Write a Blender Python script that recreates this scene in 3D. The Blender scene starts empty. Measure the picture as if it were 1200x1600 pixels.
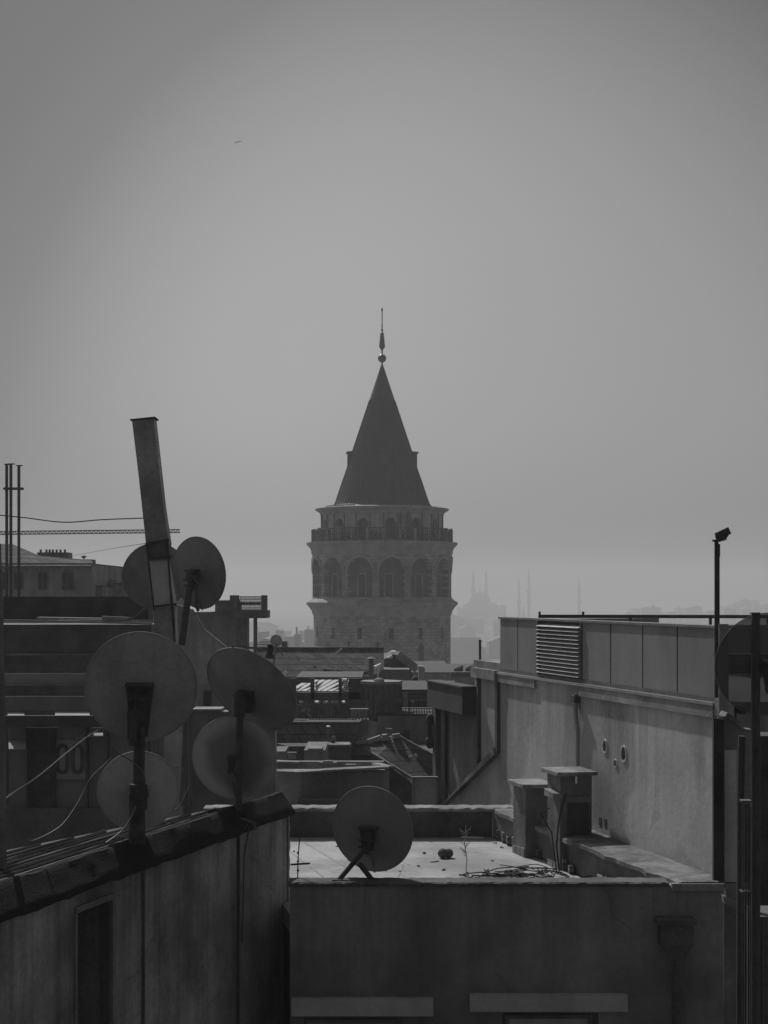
import bpy, math, random
from mathutils import Vector, Matrix
random.seed(7)
R = math.radians
SC = bpy.context.scene
COL = SC.collection

# ---------------------------------------------------------------- camera
CZ = 40.0; F = 2400.0; HY = 930.0
cd = bpy.data.cameras.new('camera'); cam = bpy.data.objects.new('camera', cd); COL.objects.link(cam)
cam.location = (0, 0, CZ); cam.rotation_euler = (R(90), 0, 0)
cd.sensor_fit = 'VERTICAL'; cd.sensor_height = 24.0; cd.sensor_width = 18.0; cd.lens = 36.0
cd.shift_y = (HY - 800.0) / 1600.0
cd.clip_start = 0.1; cd.clip_end = 20000
SC.camera = cam

# ---------------------------------------------------------------- light
SUN_AZ = R(-25); SUN_EL = R(47)
S = Vector((math.sin(SUN_AZ) * math.cos(SUN_EL), math.cos(SUN_AZ) * math.cos(SUN_EL), math.sin(SUN_EL)))
w = bpy.data.worlds.new('World'); SC.world = w; w.use_nodes = True
nt = w.node_tree; nt.nodes.clear()
out = nt.nodes.new('ShaderNodeOutputWorld'); bg = nt.nodes.new('ShaderNodeBackground')
sky = nt.nodes.new('ShaderNodeTexSky'); sky.sky_type = 'NISHITA'; sky.sun_disc = False
sky.sun_elevation = SUN_EL; sky.sun_rotation = SUN_AZ
sky.dust_density = 4.0; sky.air_density = 1.0; sky.ozone_density = 1.0; sky.altitude = 50
bw = nt.nodes.new('ShaderNodeRGBToBW')
nt.links.new(sky.outputs[0], bw.inputs[0])
# dark ring around the view axis: a vignette put into the sky light
tc = nt.nodes.new('ShaderNodeTexCoord'); 
dt = nt.nodes.new('ShaderNodeVectorMath'); dt.operation = 'DOT_PRODUCT'; dt.inputs[1].default_value = Vector((.085, .985, .075)).normalized()
nt.links.new(tc.outputs['Generated'], dt.inputs[0])
rmp = nt.nodes.new('ShaderNodeValToRGB'); cr = rmp.color_ramp; cr.interpolation = 'B_SPLINE'
cr.elements[0].position = 0.0; cr.elements[0].color = (1, 1, 1, 1); cr.elements[1].position = 1.0; cr.elements[1].color = (1.03, 1.03, 1.03, 1)
for p_, v_ in ((.66, 1.0), (.84, .55), (.90, .20), (.945, .42), (.965, .76), (.984, 1.0)):
    e = cr.elements.new(p_); e.color = (v_, v_, v_, 1)
nt.links.new(dt.outputs['Value'], rmp.inputs[0])
mu = nt.nodes.new('ShaderNodeMath'); mu.operation = 'MULTIPLY'
nt.links.new(bw.outputs[0], mu.inputs[0]); nt.links.new(rmp.outputs["Color"], mu.inputs[1])
nt.links.new(mu.outputs[0], bg.inputs['Color']); bg.inputs['Strength'].default_value = 0.0495
nt.links.new(bg.outputs[0], out.inputs[0])
sl = bpy.data.lights.new('sun', 'SUN'); sl.energy = 3.0; sl.angle = R(0.9); sl.color = (1, 1, 1)
so = bpy.data.objects.new('sun', sl); COL.objects.link(so); so.rotation_euler = S.to_track_quat('Z', 'Y').to_euler()
so.location = (-30, 50, 120)
SC.view_settings.view_transform = 'Standard'; SC.view_settings.look = 'None'
SC.view_settings.exposure = 0.0; SC.view_settings.gamma = 1.0
SC.cycles.volume_bounces = 1
SC.cycles.max_bounces = 6; SC.cycles.transparent_max_bounces = 12

# ---------------------------------------------------------------- helpers
def X(px, D): return (px - 600.0) / F * D
def Z(py, D): return CZ - (py - HY) / F * D
def at(px, py, D): return Vector((X(px, D), D, Z(py, D)))

def tag(o, label=None, cat=None, group=None, kind=None):
    if label: o['label'] = label
    if cat: o['category'] = cat
    if group: o['group'] = group
    if kind: o['kind'] = kind
    return o
def thing(name, label, cat, loc, group=None, kind=None):
    o = bpy.data.objects.new(name, None); COL.objects.link(o); o.location = loc
    o.empty_display_size = .2
    return tag(o, label, cat, group, kind)
def chain_loc(p):
    v = Vector((0, 0, 0))
    while p is not None:
        v += Vector(p.location); p = p.parent
    return v

class MB:
    def __init__(s): s.v = []; s.f = []; s.uv = None; s.smooth = False
    def face(s, pts):
        i = len(s.v); s.v += [Vector(p) for p in pts]; s.f.append(tuple(range(i, i + len(pts))))
    def grid(s, rows, close=False):
        i = len(s.v); m = len(rows[0])
        for r in rows: s.v += [Vector(p) for p in r]
        for a in range(len(rows) - 1):
            for b in range(m - (0 if close else 1)):
                c = (b + 1) % m
                s.f.append((i + a*m + b, i + a*m + c, i + (a+1)*m + c, i + (a+1)*m + b))
    def hexa(s, p):   # p: 4 bottom + 4 top
        i = len(s.v); s.v += [Vector(q) for q in p]
        for f in ((0,3,2,1), (4,5,6,7), (0,1,5,4), (1,2,6,5), (2,3,7,6), (3,0,4,7)): s.f.append(tuple(i + k for k in f))
    def box(s, x0, x1, y0, y1, z0, z1):
        s.hexa([(x0,y0,z0),(x1,y0,z0),(x1,y1,z0),(x0,y1,z0),(x0,y0,z1),(x1,y0,z1),(x1,y1,z1),(x0,y1,z1)])
    def pb(s, px0, px1, py0, py1, D, dep, z0=None):
        s.box(X(px0, D), X(px1, D), D, D + dep, Z(py1, D) if z0 is None else z0, Z(py0, D))
    def prism(s, pts, vec):
        vec = Vector(vec); i = len(s.v); n = len(pts)
        s.v += [Vector(p) for p in pts] + [Vector(p) + vec for p in pts]
        s.f.append(tuple(range(i + n - 1, i - 1, -1))); s.f.append(tuple(range(i + n, i + 2*n)))
        for k in range(n):
            j = (k + 1) % n; s.f.append((i + k, i + j, i + n + j, i + n + k))
    def tube(s, pts, r, n=8, r2=None):
        pts = [Vector(p) for p in pts]; rows = []; m = len(pts)
        for k, p in enumerate(pts):
            t = (pts[min(k+1, m-1)] - pts[max(k-1, 0)])
            if t.length < 1e-9: t = Vector((0, 0, 1))
            t.normalize()
            a = Vector((0, 0, 1)) if abs(t.z) < .9 else Vector((1, 0, 0))
            u = t.cross(a).normalized(); v = t.cross(u)
            rr = r if r2 is None else r + (r2 - r) * k / max(1, m - 1)
            rows.append([p + (u*math.cos(2*math.pi*q/n) + v*math.sin(2*math.pi*q/n)) * rr for q in range(n)])
        i = len(s.v); s.grid(rows, True)
        s.f.append(tuple(i + q for q in range(n - 1, -1, -1))); j = i + (m-1)*n
        s.f.append(tuple(j + q for q in range(n)))
    def lathe(s, prof, c, n=48, a0=0.0):
        c = Vector(c)
        s.grid([[c + Vector((r*math.sin(a0 + 2*math.pi*q/n), -r*math.cos(a0 + 2*math.pi*q/n), z)) for q in range(n)] for r, z in prof], True)
    def ball(s, c, r, n=14, sz=1.0):
        c = Vector(c); s.lathe([(max(1e-4, r*math.sin(math.pi*k/n)), -sz*r*math.cos(math.pi*k/n)) for k in range(n+1)], c, n*2)
    def bar(s, a, b, wd, h):     # rectangular bar between two points
        a = Vector(a); b = Vector(b); t = (b - a).normalized(); k = Vector((0, 0, 1)) if abs(t.z) < .95 else Vector((0, 1, 0))
        u = t.cross(k).normalized() * wd/2; v = u.cross(t).normalized() * h/2
        s.hexa([a-u-v, a+u-v, b+u-v, b-u-v, a-u+v, a+u+v, b+u+v, b-u+v])
    def build(s, name, m, parent=None, smooth=None, local=False, bevel=0):
        me = bpy.data.meshes.new(name); o = bpy.data.objects.new(name, me)
        if parent is not None and not local:
            off = chain_loc(parent)
        elif parent is None and not local:
            xs = [p.x for p in s.v]; ys = [p.y for p in s.v]; zs = [p.z for p in s.v]
            off = Vector(((min(xs)+max(xs))/2, (min(ys)+max(ys))/2, min(zs))); o.location = off
        else: off = Vector((0, 0, 0))
        me.from_pydata([tuple(p - off) for p in s.v], [], s.f); me.update()
        import bmesh
        bm = bmesh.new(); bm.from_mesh(me); bmesh.ops.recalc_face_normals(bm, faces=bm.faces)
        if s.uv:
            ul = bm.loops.layers.uv.new('uv')
            for f in bm.faces:
                cs = [s.uv(l.vert.co + off) for l in f.loops]; mx = max(c[0] for c in cs)
                for l, c in zip(f.loops, cs):
                    u = c[0]
                    if mx - u > s.uvwrap/2: u += s.uvwrap
                    l[ul].uv = (u, c[1])
        bm.to_mesh(me); bm.free()
        me.materials.append(m)
        if (s.smooth if smooth is None else smooth):
            for p in me.polygons: p.use_smooth = True
            me.set_sharp_from_angle(angle=R(40))
        COL.objects.link(o)
        if parent is not None: o.parent = parent
        if bevel:
            b = o.modifiers.new('bevel', 'BEVEL'); b.width = bevel; b.segments = 2; b.limit_method = 'ANGLE'
        return o

_mats = {}
def mat(name, v, var=.3, scale=1.5, rough=.85, bump=.25, streak=0.0, metal=0.0, brick=None, uvb=False, grime=0.0, spec=.3, alpha=None, waves=None, drip=None, crack=0.0):
    if name in _mats: return _mats[name]
    m = bpy.data.materials.new(name); m.use_nodes = True; n = m.node_tree; N = n.nodes; L = n.links
    b = N['Principled BSDF']; b.inputs['Roughness'].default_value = rough; b.inputs['Metallic'].default_value = metal
    b.inputs['Specular IOR Level'].default_value = spec
    t = N.new('ShaderNodeTexCoord'); geo = N.new('ShaderNodeNewGeometry'); pos = geo.outputs['Position']
    def noise(sc, vec, det=5, ro=.6):
        q = N.new('ShaderNodeTexNoise'); q.inputs['Scale'].default_value = sc; q.inputs['Detail'].default_value = det; q.inputs['Roughness'].default_value = ro
        L.new(vec, q.inputs['Vector']); return q.outputs['Fac']
    def rng(sock, a, c, lo=.3, hi=.7):
        q = N.new('ShaderNodeMapRange'); q.inputs[1].default_value = lo; q.inputs[2].default_value = hi
        q.inputs[3].default_value = a; q.inputs[4].default_value = c; L.new(sock, q.inputs[0]); return q.outputs[0]
    def mul(a, c):
        q = N.new('ShaderNodeMath'); q.operation = 'MULTIPLY'; L.new(a, q.inputs[0])
        if isinstance(c, float): q.inputs[1].default_value = c
        else: L.new(c, q.inputs[1])
        return q.outputs[0]
    def mapping(sc, src=pos):
        q = N.new('ShaderNodeMapping'); q.inputs['Scale'].default_value = sc; L.new(src, q.inputs['Vector']); return q.outputs[0]
    base = rng(noise(scale, pos), 1 - var, 1 + var)
    fine = noise(scale * 14, pos, 4)
    val = mul(base, rng(fine, 1 - var*.5, 1 + var*.5))
    if streak:
        st = noise(1.0, mapping((4.5, 4.5, .24)), 7, .66)
        val = mul(val, rng(st, 1 - streak*.8, 1 + streak*.5, .3, .7))
        st2 = noise(1.0, mapping((.9, .9, .25)), 5, .6)
        val = mul(val, rng(st2, 1 - streak*.8, 1 + streak*.3, .38, .6))
    if grime:
        g = noise(scale*.45, pos, 8, .7); val = mul(val, rng(g, 1 - grime, 1.0, .42, .56))
    if drip:     # run-off stains below a ledge, each with its own length
        sz_ = N.new('ShaderNodeSeparateXYZ'); L.new(pos, sz_.inputs[0])
        hm_ = rng(sz_.outputs[2], 0.0, 1.0, drip[0] - drip[1], drip[0])
        dn = noise(1.0, mapping((2.6, 2.6, .06)), 5, .75); dm = rng(dn, 0.0, 1.0, .44, .66)
        mm = mul(mul(hm_, dm), float(drip[2])); iv = N.new('ShaderNodeMath'); iv.operation = 'SUBTRACT'; iv.inputs[0].default_value = 1.0; L.new(mm, iv.inputs[1])
        val = mul(val, iv.outputs[0])
        pt_ = noise(.55, pos, 3, .4); val = mul(val, rng(pt_, .86, 1.12, .46, .5))
    if crack:
        vo = N.new('ShaderNodeTexVoronoi'); vo.feature = 'DISTANCE_TO_EDGE'; vo.inputs['Scale'].default_value = .7
        wn = N.new('ShaderNodeTexNoise'); wn.inputs['Scale'].default_value = 2.2; wn.inputs['Detail'].default_value = 6; L.new(pos, wn.inputs['Vector'])
        vm = N.new('ShaderNodeVectorMath'); vm.operation = 'MULTIPLY_ADD'; vm.inputs[1].default_value = (.5, .5, .5); L.new(wn.outputs['Color'], vm.inputs[0]); L.new(pos, vm.inputs[2]); L.new(vm.outputs[0], vo.inputs['Vector'])
        ck = rng(vo.outputs['Distance'], 1 - crack, 1.0, .004, .011)
        mk = rng(noise(.8, pos, 2, .5), 0.0, 1.0, .50, .54); mx = N.new('ShaderNodeMix'); L.new(mk, mx.inputs[0]); mx.inputs[2].default_value = 1.0; L.new(ck, mx.inputs[3])
        val = mul(val, mx.outputs[0])
    hgt = fine
    if brick:
        bt = N.new('ShaderNodeTexBrick'); bw_, bh_, mo, dk = brick
        bt.inputs['Scale'].default_value = 1; bt.inputs['Brick Width'].default_value = bw_; bt.inputs['Row Height'].default_value = bh_
        bt.inputs['Mortar Size'].default_value = mo; bt.inputs['Mortar Smooth'].default_value = .3; bt.inputs['Bias'].default_value = 0
        bt.inputs['Color1'].default_value = (.75,)*3 + (1,); bt.inputs['Color2'].default_value = (1.25,)*3 + (1,); bt.inputs['Mortar'].default_value = (dk,)*3 + (1,)
        if uvb: L.new(t.outputs['UV'], bt.inputs['Vector'])
        else:
            s_ = N.new('ShaderNodeSeparateXYZ'); L.new(pos, s_.inputs[0]); a_ = N.new('ShaderNodeMath'); L.new(s_.outputs[0], a_.inputs[0]); L.new(s_.outputs[1], a_.inputs[1])
            c_ = N.new('ShaderNodeCombineXYZ'); L.new(a_.outputs[0], c_.inputs[0]); L.new(s_.outputs[2], c_.inputs[1]); L.new(c_.outputs[0], bt.inputs['Vector'])
        r2b = N.new('ShaderNodeRGBToBW'); L.new(bt.outputs['Color'], r2b.inputs[0]); val = mul(val, r2b.outputs[0])
        ad = N.new('ShaderNodeMath'); ad.operation = 'SUBTRACT'; L.new(fine, ad.inputs[0]); L.new(bt.outputs['Fac'], ad.inputs[1]); hgt = ad.outputs[0]
    if waves:
        wv = N.new('ShaderNodeTexWave'); wv.inputs['Scale'].default_value = waves[0]; wv.inputs['Distortion'].default_value = waves[1]
        wv.bands_direction = waves[2]; L.new(pos, wv.inputs['Vector'])
        val = mul(val, rng(wv.outputs['Fac'], 1 - waves[3], 1 + waves[3], 0, 1)); hgt = wv.outputs['Fac']
    val = mul(val, float(v))
    cb = N.new('ShaderNodeCombineColor')
    for k in range(3): L.new(val, cb.inputs[k])
    L.new(cb.outputs[0], b.inputs['Base Color'])
    if bump:
        bp = N.new('ShaderNodeBump'); bp.inputs['Strength'].default_value = bump; bp.inputs['Distance'].default_value = .02
        L.new(hgt, bp.inputs['Height']); L.new(bp.outputs[0], b.inputs['Normal'])
    if alpha is not None:
        b.inputs['Alpha'].default_value = alpha
    _mats[name] = m
    return m

M_dark   = mat('dark_painted', 0.13, .35, 2, .8)
M_black  = mat('blackened', 0.085, .4, 3, .85)
M_deep   = mat('deep_black', 0.05, .4, 3, .9)  # deep black: annex corner strip, and the shade painted on the chimney
M_iron   = mat('rusty_iron', 0.07, .4, 8, .75, .2, spec=.15)
M_gutter = mat('grey_metal', .13, .3, 5, .5, .1, metal=.3)
M_white  = mat('white_paint', .75, .12, 6, .6, .1)
M_pale   = mat('pale_cement', 0.27, .3, 3, .9, .3, grime=.4)
M_plast  = mat('grey_plaster', 0.3, .25, 1.2, .95, .35, streak=.25)
M_plastd = mat('dark_plaster', 0.22, .3, 1.2, .95, .35, streak=.25)
M_sidew  = mat('weathered_render', 0.32, .35, 1.4, .95, .5, streak=.4, drip=(37.6, 2.2, .45), crack=.25)
M_bitum  = mat('bitumen_wrap', 0.024, .35, 4, .85, .8, spec=.12)
M_sheet  = mat('roof_felt', 0.04, .4, 5, .7, .6)
M_rend   = mat('rendered_wall', .44, .12, .9, .95, .2, streak=.10, grime=.10, drip=(38.75, 1.9, .38), crack=.18)
M_panel  = mat('parapet_panel', .25, .12, 1.2, .8, .08, streak=.14)
M_floor  = mat('terrace_tiles', .40, .16, 1.2, .9, .3, grime=.35)
M_dish   = mat('dish_back', .36, .2, 2.2, .75, .08, spec=.2, streak=.2, grime=.18)
M_dishd  = mat('dish_dark_grey', .24, .2, 2.2, .75, .08, spec=.2, streak=.2, grime=.2)
M_dishl  = mat('dish_pale', 0.52, .16, 1.6, .6, .05, spec=.25, streak=.15)
M_rim    = mat('dish_rim', .35, .2, 3, .6, .05)
M_galv   = mat('galvanised_sheet', .36, .3, 2.0, .6, .15, metal=.2, grime=.35)
M_galvl  = mat('bright_sheet', .42, .15, 2.5, .35, .1, metal=.6)
M_tile   = mat('roof_tiles', .09, .35, 2.5, .95, .5, brick=(.35, .22, .02, .35))
M_stone  = mat('tower_stone', 0.36, .25, .5, .95, .4, brick=(.75, .38, .03, .6), uvb=True, grime=.3)
M_trim   = mat('tower_trim', 0.32, .3, .8, .95, .4)
M_lead   = mat('lead_roof', 0.055, .25, .5, .6, .1, spec=.25)
M_recess = mat('niche_shade_tone', 0.15, .3, .8, .95, .2)  # darker than the tower stone: shade of the niches put into the colour
M_glass  = mat('dark_glass', .03, .2, 1, .35, .05, spec=.4)
M_pane   = mat('dusty_pane', 0.2, .3, 2, .5, .05)
M_far    = mat('far_facade', .22, .25, .1, .95, 0)
M_farroof= mat('far_roof', .12, .3, .1, .95, 0)
M_mosq   = mat('mosque_stone', 0.1, .1, .05, .95, 0)
M_ground = mat('city_ground', .12, .3, .01, 1, 0)
M_wire_w = mat('pale_cable', .30, .1, 5, .7, 0)
M_wire_d = mat('dark_cable', .03, .1, 5, .7, 0)
M_brick  = mat('old_brick', .16, .3, 3, .95, .5, brick=(.22, .075, .012, .5))

# ---------------------------------------------------------------- setting: ground sheet
mb = MB(); rows = []
ys = [-60, 0, 60, 150, 300, 500, 700, 900, 1150, 1400, 1700, 2000, 2300, 2700, 3500, 5000, 9000]
xs = [-6000, -3000, -1500, -900, -500, -250, -120, 0, 120, 250, 500, 900, 1500, 3000, 6000]
def gz(y):
    if y < 300: return 0
    if y < 900: return -30 * (y - 300) / 600
    if y < 1150: return -30
    if y < 2000: return -30 + 30 * (y - 1150) / 850
    return 0
for y in ys: rows.append([(x, y, gz(y)) for x in xs])
mb.grid(rows); o = mb.build('ground', M_ground, smooth=True); o['kind'] = 'structure'

# haze
HZ = dict(x=2600, y0=-40, y1=3900, z0=-31.5, z1=100, dens=.00075, col=.77, g=.2)
mb = MB(); mb.box(-HZ['x'], HZ['x'], HZ['y0'], HZ['y1'], HZ['z0'], HZ['z1'])
hm = bpy.data.materials.new('air'); hm.use_nodes = True; hn = hm.node_tree; hn.nodes.clear()
ho = hn.nodes.new('ShaderNodeOutputMaterial'); pv = hn.nodes.new('ShaderNodeVolumePrincipled')
pv.inputs['Color'].default_value = (HZ['col'],)*3 + (1,); pv.inputs['Density'].default_value = HZ['dens']; pv.inputs['Anisotropy'].default_value = HZ['g']
hn.links.new(pv.outputs[0], ho.inputs['Volume'])
o = mb.build('haze', hm); o['kind'] = 'stuff'; o['label'] = 'thin grey haze over the whole city'; o['category'] = 'haze'

# ---------------------------------------------------------------- the tower
TD = 184.0; PX = TD / F
TC = Vector((X(597, TD), TD, 0))
tw = thing('stone_tower', 'round medieval stone tower with tall dark conical roof, in the middle of the skyline', 'tower', TC)
def zz(py): return Z(py, TD)
def rr(p): return p * PX
def cyl_uv(mb_, rad):
    mb_.uvwrap = 2*math.pi*rad
    mb_.uv = lambda c: ((math.atan2(c.x - TC.x, -(c.y - TC.y)) % (2*math.pi)) * rad, c.z)
def ringp(r, a, z): return TC + Vector((r*math.sin(a), -r*math.cos(a), z))
def arch_wall(mb_, Ro, Ri, n, a0, z0, z1, sill, spring, hw, arched=True, back=None, jamb=None):
    """drum wall pierced by n openings; angles from the camera side; hw in radians of the wall angle"""
    step = 2*math.pi/n
    for k in range(n):
        c = a0 + k*step
        us = [c - hw + 2*hw*q/10 for q in range(11)]
        left = [c - step/2 + (step/2 - hw)*q/3 for q in range(4)]
        right = [c + hw + (step/2 - hw)*q/3 for q in range(4)]
        for seg in (left, right):
            mb_.grid([[ringp(Ro, a, z0) for a in seg], [ringp(Ro, a, z1) for a in seg]])
        def top(a):
            if not arched: return spring
            t = (a - c)/hw; return spring + Ro*hw*math.sqrt(max(0, 1 - t*t))
        mb_.grid([[ringp(Ro, a, z0) for a in us], [ringp(Ro, a, sill) for a in us]])
        mb_.grid([[ringp(Ro, a, top(a)) for a in us], [ringp(Ro, a, z1) for a in us]])
        mb_.grid([[ringp(Ro, a, top(a)) for a in us], [ringp(Ri, a, top(a)) for a in us]])
        mb_.grid([[ringp(Ro, a, sill) for a in us], [ringp(Ri, a, sill) for a in us]])
        for a in (us[0], us[-1]):
            mb_.face([ringp(Ro, a, sill), ringp(Ri, a, sill), ringp(Ri, a, top(a)), ringp(Ro, a, top(a))])
def ring(name, prof, m, n=96, parent=tw, smooth=True, a0=0):
    q = MB(); q.lathe(prof, TC, n, a0); cyl_uv(q, rr(108)); return q.build(name, m, parent, smooth=smooth)

# shaft with a row of slit windows
mb = MB(); arch_wall(mb, rr(107), rr(101), 14, R(7.5), zz(1016), zz(957), zz(996), zz(979), R(2.0), False)
mb.lathe([(rr(107), 0.02), (rr(107), zz(1016))], TC, 112); cyl_uv(mb, rr(107)); mb.build('shaft_wall', M_stone, tw, smooth=True)
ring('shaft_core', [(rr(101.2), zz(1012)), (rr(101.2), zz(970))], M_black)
for k, (px_, py_) in enumerate(((656, 1020), (535, 1030))):
    a = math.asin((px_-597)/107.0); c = ringp(rr(107), a, zz(py_))
    t = Vector((math.cos(a), math.sin(a), 0)); nn = Vector((math.sin(a), -math.cos(a), 0))
    q = MB(); q.prism([c - t*.38 + Vector((0,0,-1.1)) + nn*.02, c + t*.38 + Vector((0,0,-1.1)) + nn*.02, c + t*.38 + Vector((0,0,.9)) + nn*.02, c + nn*.02 + Vector((0,0,1.35)), c - t*.38 + Vector((0,0,.9)) + nn*.02], -nn*.5)
    q.build('window', M_black, tw)
# lower cornice
ring('cornice', [(rr(107.3), zz(962)), (rr(109.5), zz(957)), (rr(109.5), zz(955)), (rr(115), zz(947)), (rr(118), zz(945)), (rr(118.5), zz(941)), (rr(114), zz(939)), (rr(110), zz(935.5)), (rr(104), zz(935))], M_trim)
# arcade storey
mb = MB(); arch_wall(mb, rr(109), rr(99), 14, R(7.9), zz(935.6), zz(861), zz(933), zz(893), R(10.2)); cyl_uv(mb, rr(109)); mb.build('arcade_wall', M_stone, tw, smooth=True)
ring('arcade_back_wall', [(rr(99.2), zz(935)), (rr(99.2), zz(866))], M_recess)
for k in range(14):     # raised arch mouldings, imposts and a tall window in each niche
    c = R(7.9) + k*2*math.pi/14
    q = MB(); rows = []
    for j in range(17):
        t = math.pi*j/16; hw = R(10.2)
        def pt(f, rad): return ringp(rad, c - hw*f*math.cos(t), zz(893) + rr(109)*hw*f*math.sin(t))
        rows.append([pt(1.0, rr(108.6)), pt(1.0, rr(110.6)), pt(1.17, rr(110.6)), pt(1.17, rr(108.6))])
    q.grid(rows, True); q.build('arch_moulding', M_trim, tw, smooth=False)
    q = MB()
    for sgn in (-1, 1):
        a1 = c + sgn*R(10.4); a2 = c + sgn*R(12.6)
        q = MB(); q.prism([ringp(rr(108.5), a1, zz(896)), ringp(rr(110.4), a1, zz(896)), ringp(rr(110.4), a2, zz(896)), ringp(rr(108.5), a2, zz(896))], (0, 0, rr(2.2))); q.build('impost', M_trim, tw)
    da = [-2.6, .5, 2.2, -.5, -2.4, -1.0][k % 6]; cw = c + R(da*.8)
    q = MB(); hw2 = R(3.6); rad = rr(99.45)
    q.grid([[ringp(rad, cw - hw2, zz(932)), ringp(rad, cw, zz(932)), ringp(rad, cw + hw2, zz(932))], [ringp(rad, cw - hw2, zz(898)), ringp(rad, cw, zz(896.5)), ringp(rad, cw + hw2, zz(898))]])
    wn = q.build('window', M_black, tw)
    q = MB(); rad = rr(99.7)
    for aa in (cw - hw2, cw + hw2): q.tube([ringp(rad, aa, zz(932)), ringp(rad, aa, zz(898))], .09, 6)
    q.tube([ringp(rad, cw - hw2, zz(898)), ringp(rad, cw + hw2, zz(898))], .09, 6)
    q.build('frame', M_trim, wn)
# balcony cornice, deck and railing
ring('balcony_cornice', [(rr(109.2), zz(868)), (rr(110.6), zz(864)), (rr(110.6), zz(861)), (rr(113), zz(856)), (rr(117), zz(852.5)), (rr(118), zz(850)), (rr(118), zz(848.5)), (rr(95), zz(848))], M_trim)
q = MB(); nb = 168
for k in range(nb):
    a = 2*math.pi*k/nb; q.tube([ringp(rr(110), a, zz(848.4)), ringp(rr(110), a, zz(829))], .035, 4)
for pz in (829, 838, 845):
    q.tube([ringp(rr(110), 2*math.pi*k/84, zz(pz)) for k in range(85)], .05 if pz == 829 else .035, 5)
q.build('railing', M_iron, tw)
for k in range(28):
    a = R(1.5) + 2*math.pi*k/28; q = MB(); c = ringp(rr(107), a, 0); t = Vector((math.cos(a), math.sin(a), 0))*.2; nn = Vector((math.sin(a), -math.cos(a), 0))*.2
    h = zz(827 if k % 2 else 830)
    q.prism([c - t - nn + Vector((0,0,zz(848.2))), c + t - nn + Vector((0,0,zz(848.2))), c + t + nn + Vector((0,0,zz(848.2))), c - t + nn + Vector((0,0,zz(848.2)))], (0, 0, h - zz(848.2)))
    q.build('balcony_post', M_trim, tw)
# glazed dark screens and planting behind the railing
rnd = random.Random(3)
for k in range(46):
    a = 2*math.pi*k/46 + rnd.uniform(-.02, .02); q = MB(); c = ringp(rr(103.5), a, zz(848) + .02); hh = rr(rnd.uniform(12, 22))
    for j in range(26):
        d = Vector((rnd.uniform(-.42, .42), rnd.uniform(-.42, .42), rnd.uniform(0, hh))); sz = rnd.uniform(.12, .26)
        u = Vector((rnd.uniform(-1,1), rnd.uniform(-1,1), rnd.uniform(-1,1))).normalized()*sz; v = u.orthogonal().normalized()*sz
        p = c + d; q.face([p - u, p - v*.6, p + u, p + v*.6])
    if k % 3 != 1: q.build('balcony_plant', M_black, tw)
# upper drum
mb = MB(); arch_wall(mb, rr(94.5), rr(88), 14, R(7.9), zz(848.2), zz(800), zz(844), zz(822), R(5.2)); cyl_uv(mb, rr(94)); mb.build('drum_wall', mat('drum_plaster', .38, .25, .5, .95, .3, streak=.3), tw, smooth=True)
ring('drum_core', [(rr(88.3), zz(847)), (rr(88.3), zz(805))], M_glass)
q = MB()
for k in range(28):
    a = R(7.9 + 12.86/2 + 12.86*k); q.tube([ringp(rr(95), a, zz(848)), ringp(rr(95), a, zz(803))], .07, 5)
q.tube([ringp(rr(95.6), R(17), zz(848)), ringp(rr(95.6), R(17), zz(801))], .13, 6); q.tube([ringp(rr(95.6), R(24), zz(848)), ringp(rr(95.6), R(24), zz(801))], .13, 6)
q.build('downpipe', M_iron, tw)
ring('eaves', [(rr(94.6), zz(807)), (rr(97), zz(805)), (rr(97), zz(802.5)), (rr(100), zz(800)), (rr(104), zz(798)), (rr(104.5), zz(796)), (rr(96), zz(794.5)), (rr(76), zz(793.2))], M_trim)
# cone roof with standing seams
prof = [(rr(84), zz(794)), (rr(77), zz(791.5)), (rr(74), zz(788)), (rr(71), zz(780)), (rr(66), zz(765)), (rr(61), zz(750)), (rr(55), zz(733)), (rr(47.5), zz(709)), (rr(3.6), zz(576)), (rr(1.2), zz(569.5))]
mb = MB(); mb.lathe(prof, TC, 96); cone = mb.build('cone_roof', M_lead, tw, smooth=True)
q = MB()
for k in range(64):
    a = 2*math.pi*k/64
    q.tube([ringp(r_*1.003, a, z_) for r_, z_ in prof[1:-2] + [(rr(20), zz(626))]], .05, 4)
q.build('standing_seam', M_lead, cone)
q = MB()
for a0 in (R(-72), R(-58), R(-45)):
    for j in range(5):
        a = a0 + R(j*3.2); q.tube([ringp(rr(80), a, zz(793.0)), ringp(rr(91), a + R(1), zz(794.0))], .16, 5)
q.build('roof_ledge_slabs', M_pale, tw)
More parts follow.
